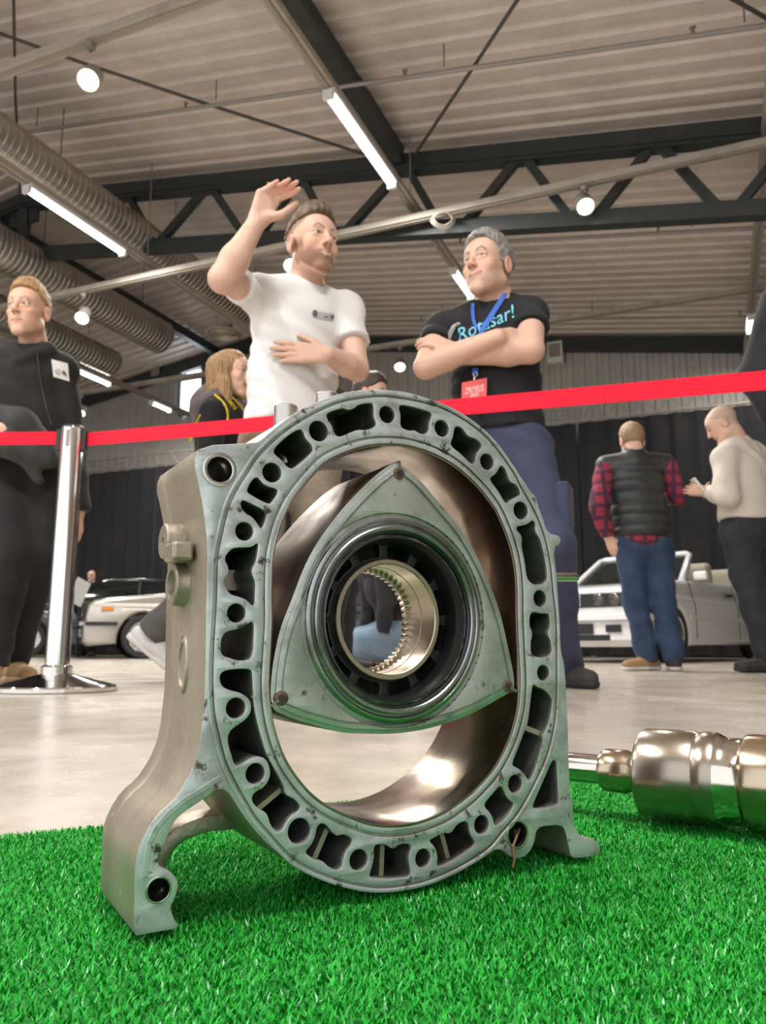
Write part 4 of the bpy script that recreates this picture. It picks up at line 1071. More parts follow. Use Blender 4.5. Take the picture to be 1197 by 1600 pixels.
class Body:
    """joint positions in world space -> continuous body mesh with clothes as children"""
    def __init__(s, name, base, label, cat='person', group=None):
        s.root = thing(name, base, 0, label, cat, group); s.skin = []; s.fine = []
    def limb(s, pts, rad, k=.025, first=None):
        # one limb is blended in itself, then joined to the rest with blend k (first: a larger blend where it leaves the trunk)
        for i, (a, b, ra, rb) in enumerate(zip(pts[:-1], pts[1:], rad[:-1], rad[1:])): s.skin.append(cap(a, b, ra, rb, first if (i == 0 and first) else k))
    def torso_frame(s, shL, shR):
        l = nrm(np.asarray(shL) - shR); l[2] *= .3; l = nrm(l); u = np.array([0, 0, 1.0]); f = nrm(np.cross(l, u)); u = nrm(np.cross(f, l)); s.TR = np.stack([l, -f if False else f, u], 1); return s.TR
    def build_skin(s, res, colorfn, clip_boxes=(), fine_res=.003):
        lo, hi = bbox(s.skin, 3 * res); V, Q = sdf_mesh(s.skin, res, lo, hi, None, 2)
        for (bl, bh, r) in clip_boxes:
            c = V[Q].mean(1); m = 2.2 * res; inside = np.all((c > np.asarray(bl) + m) & (c < np.asarray(bh) - m), axis=1); Q = Q[~inside]
        allV, allQ = [V], [Q]; n = len(V)
        for (bl, bh, r) in clip_boxes:
            v, q = sdf_mesh(s.skin, r, bl, bh, None, 1); allV.append(v); allQ.append(q + n); n += len(v)
        V = np.concatenate(allV); Q = np.concatenate(allQ)
        used = np.zeros(len(V), bool); used[Q.ravel()] = True; remap = np.cumsum(used) - 1; V = V[used]; Q = remap[Q]
        return quad_obj('body', V, Q, M_skin, s.root, colorfn(V))
    def garment(s, name, prims, res, m, wrinkle=None, lo=None, hi=None, smooth=1, parent=None):
        if lo is None: lo, hi = bbox(prims, 3 * res)
        V, Q = sdf_mesh(prims, res, lo, hi, wrinkle, smooth); return quad_obj(name, V, Q, m, parent or s.root)

def march(prims, px, py, tmin, tmax, lift=.002, extra=None):
    """where the ray through a pixel first meets a garment"""
    r = ray(px, py); ts = np.linspace(tmin, tmax, 400); P = CAM[None] + r[None] * ts[:, None]
    Fd = np.full(len(ts), .5)
    for p in prims:
        d = p.fn(P[:, 0], P[:, 1], P[:, 2]); k = max(p.k, 1e-5)
        if p.op == '+': h = np.clip(.5 + .5 * (Fd - d) / k, 0, 1); Fd = Fd * (1 - h) + d * h - k * h * (1 - h)
        else:
            if p.op == '-': d = -d
            Fd = np.maximum(Fd, d)
    if extra is not None: Fd = Fd + extra(P[:, 0], P[:, 1], P[:, 2])
    i = np.argmax(Fd < 0)
    if not (Fd < 0).any(): i = int(np.argmin(Fd))
    return P[i] - r / np.linalg.norm(r) * lift
def decal(name, polys, prims, tmid, m, root, lift=.004, extra=None, sub=3):
    """flat print: pixel polygons laid onto the garment they are printed on (each a strip or fan)"""
    x = MB()
    for poly in polys:
        P = [march(prims, a, b, tmid - .45, tmid + .3, lift, extra) for a, b in poly]
        x.add([p - np.array(root.location) for p in P], [tuple(range(len(P)))])
    return x.build(name, m, root)
def grid_decal(name, quad_px, nu, nv, prims, tmid, m, root, lift=.004, extra=None):
    q = np.asarray(quad_px, float); V = []
    for j in range(nv + 1):
        for i in range(nu + 1):
            u, v = i / nu, j / nv; p = (q[0] * (1 - u) + q[1] * u) * (1 - v) + (q[3] * (1 - u) + q[2] * u) * v
            V.append(march(prims, p[0], p[1], tmid - .45, tmid + .3, lift, extra) - np.array(root.location))
    f = [(j * (nu + 1) + i, j * (nu + 1) + i + 1, (j + 1) * (nu + 1) + i + 1, (j + 1) * (nu + 1) + i) for j in range(nv) for i in range(nu)]
    return mesh_from(name, V, f, m, root, True)
def text_px(body, size, shear=0.0, bold=0.0):
    """outline faces of a text in font units"""
    cu = bpy.data.curves.new('t', 'FONT'); cu.body = body; cu.size = size; cu.shear = shear; cu.align_x = 'CENTER'; cu.align_y = 'CENTER'; cu.resolution_u = 2; cu.offset = bold
    o = bpy.data.objects.new('t', cu); me = bpy.data.meshes.new_from_object(o)
    V = np.array([tuple(v.co)[:2] for v in me.vertices]).reshape(-1, 2); Fc = [tuple(p.vertices) for p in me.polygons]
    bpy.data.objects.remove(o); bpy.data.curves.remove(cu); bpy.data.meshes.remove(me); return V, Fc
def text_decal(name, body, origin, ex, ey, size, prims, tmid, m, root, lift=.005, shear=0., bold=0., extra=None):
    V, Fc = text_px(body, size, shear, bold); P = []
    for a, b in V:
        px = origin[0] + ex[0] * a + ey[0] * b; py = origin[1] + ex[1] * a + ey[1] * b
        P.append(march(prims, px, py, tmid - .45, tmid + .3, lift, extra) - np.array(root.location))
    return mesh_from(name, P, Fc, m, root)
SKIN = (.66, .42, .32)
# ------------------------------------------------------------------ waving man in the white T-shirt
def J(px, py, Y): return at_y(px, py, Y)
M_khaki = cloth('khaki trousers', (.27, .22, .17), (.22, .18, .135)); M_whitetee = cloth('white cotton', (.75, .745, .74), (.70, .695, .695), sc=8)
M_sole = mat('pale rubber sole', (.55, .53, .5), .7); M_brownshoe = cloth('brown leather shoe', (.12, .08, .06), rough=.5)
M_hair1 = mat('short brown hair', (.085, .055, .033), .55, stain=(.17, .11, .06), stain_scale=60, stain_at=(.4, .65), bump=.4, bump_scale=400, stretch=(1, 1, .3))
def make_man1():
    B = Body('person', (J(470, 800, 2.8)[0], 2.8, 0), 'man in white T-shirt and khaki trousers waving one hand, other hand on his belly')
    hd = Head(J(487, 386, 2.77), (.60, -.78, .04), (.04, 0, 1), 1.10)
    nb = J(476, 448, 2.82); shR = J(398, 458, 2.70); shL = J(543, 482, 2.88); elR = J(348, 436, 2.47); wrR = J(400, 350, 2.48); elL = J(558, 578, 2.80); wrL = J(512, 554, 2.655)
    chest = J(466, 515, 2.82); belly = J(457, 595, 2.81); pel = J(455, 672, 2.82)
    TR = B.torso_frame(shL, shR)
    hipL = pel + TR[:, 0] * .095 - [0, 0, .06]; hipR = pel - TR[:, 0] * .095 - [0, 0, .06]
    anL = np.array([hipL[0] + .02, 2.84, .09]); anR = np.array([hipR[0] - .03, 2.76, .09])
    knL = (hipL + anL) / 2 + [.0, -.03, .0]; knR = (hipR + anR) / 2 + [0, -.03, 0]
    hR = Hand(wrR + nrm(wrR - elR) * .008, (.38, -.10, .92), (-.40, .90, .10), -1, 1.12, (.50, .46, .44, .44), .06, .72, .95)
    hL = Hand(wrL, (-1, -.02, .06), (.05, -1, .12), 1, 1.05, (.06, .07, .08, .10), .05, .04, .85, .12)
    B.skin = hd.prims(smile=1.0)
    B.skin += [cap(hd.P(0, -.03, -.07), nb, .060, .066, .03), cap(nb - [0, 0, .01], (shL + nb) / 2 - [0, 0, .015], .05, .038, .04), cap(nb - [0, 0, .01], (shR + nb) / 2 - [0, 0, .015], .05, .038, .04)]
    tors = [ell(chest, (.165, .105, .17), TR, .05), ell(belly, (.148, .10, .16), TR, .06), ell(pel, (.16, .11, .13), TR, .06)]
    B.skin += tors
    B.limb([shR, elR, elR + (wrR - elR) * .35, wrR], [.054, .044, .046, .031]); B.limb([shL, elL, elL + (wrL - elL) * .35, wrL], [.052, .043, .045, .031], .012, .03)
    B.limb([hipL, knL, anL], [.085, .06, .045]); B.limb([hipR, knR, anR], [.085, .06, .045])
    B.skin += hR.prims() + hL.prims()
    def col(V):
        c = hd.colors(V, SKIN, beard=.82, beardc=(.20, .10, .055), teeth=1.0, smile=1.0, brow=(.15, .08, .05), buzz=(.20, .14, .10), gaze=(.002, -.001), opened=.7)
        dR = np.linalg.norm(V - hR.P(.03, .15, -.02), axis=1); m = np.exp(-(dR / .06) ** 2)[:, None] * .55; return c * (1 - m) + np.array([.66, .27, .22]) * m
    hb = lambda c, r: (np.asarray(c) - r, np.asarray(c) + r)
    boxes = [(*hb(hd.P(0, .01, .0), np.array([.15, .15, .165])), .0024), (*hb(hR.P(.01, .09, -.02), np.array([.13, .12, .125])), .003), (*hb(hL.P(.0, .095, 0), np.array([.125, .07, .085])), .003)]
    B.build_skin(.008, col, boxes)
    V, Q = hd.hair(.004, .030, ([-.13, -.06, -.02, .01, .03, .055, .085, .12], [.035, .035, .045, .062, .068, .074, .090, .094]), rough=.0024)
    quad_obj('hair', V, Q, M_hair1, B.root)
    # T-shirt
    up = TR[:, 2]
    def infl(e, d): return d
    slR = shR + nrm(elR - shR) * .135; slL = shL + (elL - shL) * .56
    sh = [ell(chest, (.182, .122, .185), TR, .05), ell(belly, (.172, .122, .19), TR, .06), ell(pel + [0, 0, .01], (.178, .128, .15), TR, .06),
          cap(nb - [0, 0, .03], shL - [0, 0, .005], .066, .058, .05), cap(nb - [0, 0, .03], shR - [0, 0, .0], .066, .060, .05),
          cap(shR, slR, .062, .063, .03, flat=(False, True)), cap(shL, slL, .060, .063, .03, flat=(False, True)),
          halfspace(J(455, 655, 2.72), (0.05, .02, -1), .006), cap(nb - [0, 0, .055], hd.P(0, -.01, -.03), .064, .078, .01, '-'),
          custom(lambda X, Y, Z: (Z - (nb[2] + .03)) + 0 * X + 0 * Y, [-9] * 3, [9] * 3, .01)]
    wr = fold_fn(.0060, 3, 12.0, (.6, .1, .75))
    B.garment('t_shirt', sh, .008, M_whitetee, wr)
    # small grey print on the chest
    M_print = mat('grey chest print', (.12, .12, .12), .8); M_print2 = mat('pale chest print', (.42, .42, .42), .8)
    decal('chest_print', [[(489, 485), (494, 484), (497, 488), (496, 496), (491, 495), (488, 490)], [(517, 492), (523, 493), (521, 499), (516, 498)], [(506, 494), (514, 494.5), (513, 496.5), (506, 496)]], sh, 2.72, M_print, B.root, .006, wr)
    grid_decal('chest_print', [(498, 487), (522, 490), (521, 502), (497, 497)], 6, 2, sh, 2.72, M_print2, B.root, .004, wr)
    # trousers
    tr = [ell(pel - [0, 0, .02], (.168, .118, .13), TR, .05), cap(hipL, knL, .104, .082, .04), cap(knL, anL + [0, 0, -.02], .082, .066, .03, flat=(False, True)), cap(hipR, knR, .104, .082, .04), cap(knR, anR + [0, 0, -.02], .082, .066, .03, flat=(False, True)),
          halfspace(pel + [0, 0, .06], (0, 0, 1), .006)]
    B.garment('trousers', tr, .012, M_khaki, fold_fn(.004, 5, 7.0, (.2, .3, .9)))
    add_shoe('shoe', B.root, anL, (.3, -1), M_brownshoe, M_sole, res=.01); add_shoe('shoe', B.root, anR, (.1, -1), M_brownshoe, M_sole, res=.01)
    rg = MB(); c = hR.P(-.010, .115, -.012); rg.lathe([(.0100, -.0025), (.0112, 0), (.0100, .0025)], 16, M=Matrix.Translation(Vector(c - np.array(B.root.location))) @ Matrix(np.stack([hR.x, hR.n, hR.d], 1).tolist()).to_4x4()); rg.build('ring', mat('gold ring', (.7, .5, .2), .3, 1.0), B.root)
    return B
make_man1()
# ------------------------------------------------------------------ man with crossed arms
M_blacktee = cloth('black cotton', (.018, .018, .020), (.026, .026, .029), sc=8); M_navy = cloth('navy work trousers', (.055, .062, .115), (.045, .05, .09), sc=10)
M_darkshoe = cloth('dark grey shoe', (.05, .046, .045), rough=.7); M_darksole = mat('dark sole', (.02, .02, .02), .7)
M_hair2 = mat('greying hair', (.16, .145, .13), .55, stain=(.33, .31, .29), stain_scale=40, stain_at=(.4, .6), bump=.4, bump_scale=400)
M_lan = mat('blue lanyard', (.03, .13, .55), .6); M_badge = mat('red badge card', (.72, .09, .09), .4); M_badgetxt = mat('white badge print', (.85, .8, .78), .5)
M_script = mat('light blue script print', (.20, .62, .80), .7); M_scriptg = mat('grey print swoosh', (.45, .44, .42), .7); M_clip = mat('metal clip', (.7, .7, .7), .25, 1.0)
hb = lambda c, r: (np.asarray(c) - r, np.asarray(c) + r)
def make_man2():
    B = Body('person', (J(775, 800, 2.98)[0], 2.98, 0), 'smiling man with crossed arms in black T-shirt, blue lanyard and navy trousers')
    hd = Head(J(763, 419, 2.93), (-.66, -.74, .05), (-.03, 0, 1), 1.10)
    nb = J(775, 474, 2.99); shR = J(690, 512, 3.06); shL = J(830, 490, 2.93); elR = J(665, 574, 2.88); elL = J(829, 547, 2.80); wrR = J(778, 527, 2.755); wrL = J(712, 557, 2.84)
    chest = J(770, 540, 3.0); belly = J(776, 610, 2.98); pel = J(782, 690, 3.0); TR = B.torso_frame(shL, shR)
    hipL = pel + TR[:, 0] * .095 - [0, 0, .06]; hipR = pel - TR[:, 0] * .095 - [0, 0, .06]
    anL = on_z(893, 1075, 0); anL = np.array([anL[0] - .01, anL[1] + .10, .10]); anR = np.array([hipR[0] - .06, 2.98, .10]); knL = J(862, 850, 2.82); knR = (hipR + anR) / 2 + [0, -.02, 0]
    hL = Hand(J(708, 545, 2.84), nrm(J(668, 530, 2.90) - J(708, 545, 2.84)), (0, -.8, .6), 1, 1.02, (.22, .22, .25, .28), .04, 0, .45)
    hR = Hand(wrR, nrm(J(830, 522, 2.86) - wrR), (-.1, -1, .1), -1, 1.0, (.25, .25, .25, .25), .03, 0, .4)
    B.skin = hd.prims(smile=.9) + [cap(hd.P(0, -.03, -.06), nb, .062, .068, .03), cap(nb - [0, 0, .01], (shL + nb) / 2 - [0, 0, .015], .05, .038, .04), cap(nb - [0, 0, .01], (shR + nb) / 2 - [0, 0, .015], .05, .038, .04),
        ell(chest, (.168, .11, .17), TR, .05), ell(belly, (.155, .11, .16), TR, .06), ell(pel, (.16, .115, .13), TR, .06)]
    B.limb([shL, elL, elL + (wrL - elL) * .3, wrL], [.055, .047, .050, .032]); B.limb([shR, elR, elR + (wrR - elR) * .3, wrR], [.055, .046, .049, .032], .007, .03)
    B.limb([hipL, knL, anL], [.085, .06, .045]); B.limb([hipR, knR, anR], [.085, .06, .045]); B.skin += hL.prims() + hR.prims()
    col = lambda V: hd.colors(V, np.array(SKIN) * [1.0, .98, .97], smile=.9, brow=(.07, .05, .04), beard=.25, beardc=(.32, .24, .20), lip=(.46, .20, .17), gaze=(.002, .001), opened=.62)
    B.build_skin(.008, col, [(*hb(hd.P(0, .01, .0), np.array([.15, .15, .165])), .0024), (*hb(hL.P(0, .09, 0), np.array([.11, .10, .10])), .003)])
    V, Q = hd.hair(.006, .012, ([-.13, -.05, -.02, .006, .028, .045, .075, .12], [-.085, -.075, -.03, -.012, .0, .050, .084, .090]), rough=.0025); quad_obj('hair', V, Q, M_hair2, B.root)
    slR = shR + (elR - shR) * .46; slL = shL + (elL - shL) * .46
    sh = [ell(chest, (.186, .128, .185), TR, .05), ell(belly, (.178, .132, .19), TR, .06), ell(pel + [0, 0, .02], (.178, .132, .15), TR, .06), cap(nb - [0, 0, .03], shL - [0, 0, .005], .068, .060, .05), cap(nb - [0, 0, .03], shR - [0, 0, .005], .068, .060, .05),
          cap(shR, slR, .062, .066, .03, flat=(False, True)), cap(shL, slL, .063, .068, .03, flat=(False, True)), halfspace(J(780, 668, 2.9), (0, 0, -1), .006), cap(nb - [0, 0, .045], hd.P(0, -.01, -.03), .066, .078, .01, '-'),
          custom(lambda X, Y, Z: (Z - (nb[2] + .035)) + 0 * X + 0 * Y, [-9] * 3, [9] * 3, .01)]
    wr = fold_fn(.0055, 11, 12.0, (.5, .1, .8)); B.garment('t_shirt', sh, .008, M_blacktee, wr)
    dec = lambda n, p, m, l=.005: decal(n, p, sh, 2.9, m, B.root, l, wr)
    # brush lettering
    ang = math.radians(24); ex = (math.cos(ang), -math.sin(ang)); ey = (-math.sin(ang), -math.cos(ang))
    text_decal('shirt_lettering', 'Rotašar!', (757, 507), ex, ey, 29, sh, 2.9, M_script, B.root, .006, .35, .03, wr)
    dec('print_swoosh', [[(701, 530), (700, 520), (707, 508), (716, 503), (720, 505), (712, 512), (706, 524), (703, 533)]], M_scriptg)
    # lanyard straps, clip and badge
    def strap(pts, w, lift):
        x = MB(); L = []; R_ = []
        for (px, py) in pts:
            L.append(march(sh, px - w, py, 2.4, 3.2, lift, wr)); R_.append(march(sh, px + w, py, 2.4, 3.2, lift, wr))
        n = len(pts); x.add([p - np.array(B.root.location) for p in L + R_], [(i, n + i, n + i + 1, i + 1) for i in range(n - 1)]); return x
    strap([(790, 458), (784, 467), (777, 478), (770, 489), (763, 500), (757, 510)], 4.5, .012).build('lanyard_strap', M_lan, B.root)
    strap([(739, 474), (738.5, 484), (739, 494), (741, 504), (745, 513)], 2.6, .012).build('lanyard_strap', M_lan, B.root)
    strap([(757, 508), (753, 516), (751, 523)], 4.0, .014).build('lanyard_strap', M_lan, B.root)
    strap([(743, 575), (742.5, 580), (742, 586)], 4.6, .02).build('lanyard_strap', M_lan, B.root)
    c = march(sh, 741, 610, 2.4, 3.2, .055, wr); o = np.array(B.root.location)
    q = [at_y(a, b, c[1]) for a, b in [(722, 598), (761, 590), (760, 627), (721, 631)]]
    x = MB(); n_ = nrm(np.cross(q[1] - q[0], q[3] - q[0])); x.add([p - o for p in q] + [p - o + np.array([0, .003, 0]) for p in q], [(3, 2, 1, 0), (4, 5, 6, 7), (0, 1, 5, 4), (1, 2, 6, 5), (2, 3, 7, 6), (3, 0, 4, 7)]); bd = x.build('badge', M_badge, B.root)
    for body, px, py, sz in (('VILNIUS', 741, 606.5, 8.2), ('AUTO SHOW', 741, 612, 5.2), ('2025', 741, 617.5, 7.0)):
        V, Fc = text_px(body, sz, .25, .02); t = math.radians(10); P = [at_y(px + a * math.cos(t) + 0 * b, py - a * math.sin(t) - b, c[1] - .0015) - o for a, b in V]; mesh_from('badge_print', P, Fc, M_badgetxt, bd)
    x = MB(); p0, p1 = at_y(743, 585, c[1]) - o, at_y(741, 594, c[1]) - o
    x.tube([p0 + np.array([.008 * math.cos(t), 0, .008 * math.sin(t)]) for t in np.linspace(0, 6.3, 14)], .0018, 6); x.tube([p0 - [0, 0, .006], (p0 + p1) / 2, p1], [.003, .0045, .003], 8); x.build('badge_clip', M_clip, B.root)
    tr = [ell(pel - [0, 0, .01], (.172, .125, .14), TR, .05), cap(hipL, knL, .108, .082, .04), cap(knL, anL + [0, 0, -.035], .082, .078, .03, flat=(False, True)), cap(hipR, knR, .108, .082, .04), cap(knR, anR + [0, 0, -.035], .086, .078, .03, flat=(False, True)), halfspace(pel + [0, 0, .07], (0, 0, 1), .006)]
    wt = fold_fn(.006, 15, 6.0, (.2, .3, .9)); B.garment('trousers', tr, .010, M_navy, wt)
    pk = hipL + (knL - hipL) * .62 + TR[:, 0] * .085; x = MB(); x.box(pk - o, (.05, .13, .17), Matrix(TR.tolist())); p_ = x.build('cargo_pocket', M_navy, B.root); bv = p_.modifiers.new('b', 'BEVEL'); bv.width = .012; bv.segments = 2
    d = on_z(925, 1086, 0) - on_z(893, 1075, 0)
    add_shoe('shoe', B.root, anL, (.35, -1), M_darkshoe, M_darksole, .29); add_shoe('shoe', B.root, anR, (-.3, -1), M_darkshoe, M_darksole, .29)
make_man2()

# ------------------------------------------------------------------ young man in the black hoodie
M_hood = cloth('black fleece', (.020, .019, .018), (.028, .026, .024), sc=10); M_blackj = cloth('faded black trousers', (.016, .016, .017), (.030, .028, .027), sc=4)
M_tan = cloth('tan suede', (.36, .23, .12), (.30, .19, .10)); M_tansole = mat('gum sole', (.45, .33, .2), .7); M_greyjkt = cloth('charcoal jacket', (.055, .054, .053), (.04, .04, .04), sc=12)
M_blond = mat('short blond hair', (.36, .21, .085), .6, stain=(.24, .14, .06), stain_scale=60, bump=.4, bump_scale=500); M_patch = cloth('white patch', (.75, .73, .70)); M_patchtxt = mat('black patch print', (.03, .03, .03), .8)
def make_man3():
    Y0 = 3.5; B = Body('person', (J(45, 800, Y0)[0], Y0, 0), 'fair-haired young man in black hoodie with white chest patch, looking left')
    hd = Head(J(45, 488, Y0 - .03), (-.10, -.99, -.02), (.0, 0, 1), 1.08); nb = J(52, 535, Y0 + .04); shR = J(-22, 572, Y0 + .02); shL = J(97, 574, Y0 + .06); elL = J(112, 690, Y0 + .10); wrL = J(122, 800, Y0 + .05); elR = J(-52, 660, Y0 - .06); wrR = J(-28, 672, Y0 - .20)
    chest = J(40, 600, Y0 + .05); belly = J(42, 660, Y0 + .05); pel = J(45, 715, Y0 + .05); TR = B.torso_frame(shL, shR)
    hipL = pel + TR[:, 0] * .095 - [0, 0, .05]; hipR = pel - TR[:, 0] * .095 - [0, 0, .05]; knL = J(62, 860, Y0 + .0); knR = J(18, 868, Y0 - .1); anL = J(20, 1025, Y0 + .12); anL[2] = .10; anR = J(-16, 1040, Y0 - .12); anR[2] = .10
    hL = Hand(wrL, (.03, -.1, -1), (.9, -.3, 0), 1, 1.0, (.3, .3, .3, .3)); hR = Hand(wrR, (.9, -.3, -.1), (0, -1, .2), -1, 1.0, (.5, .5, .5, .5))
    B.skin = hd.prims(0) + [cap(hd.P(0, -.03, -.06), nb, .056, .062, .03), ell(chest, (.155, .10, .16), TR, .05), ell(belly, (.14, .095, .15), TR, .06), ell(pel, (.155, .105, .13), TR, .06)]
    B.limb([shR, elR, wrR], [.05, .042, .03]); B.limb([shL, elL, wrL], [.05, .042, .03]); B.limb([hipL, knL, anL], [.08, .056, .042]); B.limb([hipR, knR, anR], [.08, .056, .042]); B.skin += hL.prims() + hR.prims()
    col = lambda V: hd.colors(V, np.array(SKIN) * [1.0, .95, .88], brow=(.20, .12, .06), lip=(.52, .24, .20), red=.5, gaze=(-.003, 0), opened=.68)
    B.build_skin(.010, col, [(*hb(hd.P(0, .01, .0), np.array([.15, .15, .165])), .0026), (*hb(hL.P(0, .09, 0), np.array([.08, .08, .13])), .004)])
    V, Q = hd.hair(.004, .020, ([-.13, -.05, -.02, .006, .028, .05, .080, .12], [-.02, -.01, .012, .028, .040, .070, .084, .088]), rough=.0022); quad_obj('hair', V, Q, M_blond, B.root)
    sh = [ell(chest, (.190, .135, .19), TR, .05), ell(belly, (.182, .138, .18), TR, .06), ell(pel + [0, 0, .05], (.180, .138, .12), TR, .06), cap(nb - [0, 0, .06], shL - [0, 0, .02], .068, .064, .05), cap(nb - [0, 0, .06], shR - [0, 0, .02], .068, .064, .05),
          halfspace(pel + [0, 0, .03], (0, 0, -1), .006), cap(shL, elL, .066, .062, .03), cap(elL, wrL, .062, .052, .02, flat=(False, True)), cap(shR, elR, .066, .062, .03), cap(elR, wrR, .062, .052, .02, flat=(False, True)),
          cap(hd.P(-.085, -.02, -.165), hd.P(-.02, -.095, -.145), .030, .038, .03), cap(hd.P(.085, -.02, -.165), hd.P(.02, -.095, -.145), .030, .038, .03), cap(hd.P(.085, -.02, -.165), hd.P(.012, .045, -.225), .030, .018, .03), cap(hd.P(-.085, -.02, -.165), hd.P(-.012, .045, -.225), .030, .018, .03),
          cap(nb - [0, 0, .05], hd.P(0, .01, -.03), .058, .070, .01, '-')]
    wr = fold_fn(.006, 21, 6.0, (.4, .2, .9)); B.garment('hoodie', sh, .009, M_hood, wr)
    grid_decal('chest_patch', [(80, 561), (106, 568), (108.5, 596), (83.5, 588.5)], 5, 5, sh, 3.5, M_patch, B.root, .004, wr)
    # printed half-dome mark of three quarter arcs, and the small lettering beside it
    polys = []
    for r0, r1 in ((1.5, 2.9), (3.7, 5.1), (5.9, 7.6)):
        polys += [[(97 + r * math.cos(t) * .92, 585 + r * (-math.sin(t)) + .35 * r * math.cos(t)) for r, t in [(r0, a) for a in np.linspace(.0, 1.45, 5)] + [(r1, a) for a in np.linspace(1.45, .0, 5)]]]
    decal('patch_mark', polys, sh, 3.5, M_patchtxt, B.root, .007, wr)
    for k, tx in enumerate(('THE', 'NORTH', 'FACE')): text_decal('patch_lettering', tx, (90.5, 577.5 + 3.3 * k), (1, .27), (0, -1), 3.6, sh, 3.5, M_patchtxt, B.root, .007, 0, .01, wr)
    x = MB(); o = np.array(B.root.location); P = [march(sh, px, py, 3.1, 3.8, .004, wr) - o for px, py in [(58, 552), (61, 580), (66, 610), (73, 640), (80, 665)]]; x.tube(P, .004, 6); x.build('zip', M_dark, B.root)
    jk = [cap(J(-20, 648, Y0 - .16), J(35, 660, Y0 - .18), .055, .06, .03), cap(J(35, 660, Y0 - .18), J(72, 695, Y0 - .14), .06, .045, .03), cap(J(20, 690, Y0 - .17), J(70, 715, Y0 - .14), .06, .05, .03), cap(J(60, 700, Y0 - .15), J(84, 716, Y0 - .1), .05, .04, .03), cap(J(40, 710, Y0 - .15), J(58, 750, Y0 - .13), .03, .018, .03), cap(J(-30, 690, Y0 - .13), J(20, 700, Y0 - .17), .07, .06, .03)]
    B2 = thing('folded_jacket', J(30, 690, Y0 - .15), 0, 'charcoal jacket bundled at the waist of the young man in the hoodie', 'jacket')
    V, Q = sdf_mesh(jk, .008, wrinkle=fold_fn(.009, 31, 9, (.6, .2, .5))); quad_obj('cloth', V, Q, M_greyjkt, B2)
    tr = [ell(pel - [0, 0, .01], (.172, .122, .14), TR, .05), cap(hipL, knL, .108, .088, .04), cap(knL, anL + [0, 0, -.02], .086, .070, .03, flat=(False, True)), cap(hipR, knR, .108, .090, .04), cap(knR, anR + [0, 0, -.02], .088, .074, .03, flat=(False, True)), halfspace(pel + [0, 0, .07], (0, 0, 1), .006)]
    B.garment('trousers', tr, .012, M_blackj, fold_fn(.006, 25, 6.0, (.2, .3, .9)))
    add_shoe('shoe', B.root, anL, (.75, -.7), M_tan, M_tansole, .29, .008); add_shoe('shoe', B.root, anR, (.4, -1), M_tan, M_tansole, .29, .008)
make_man3()

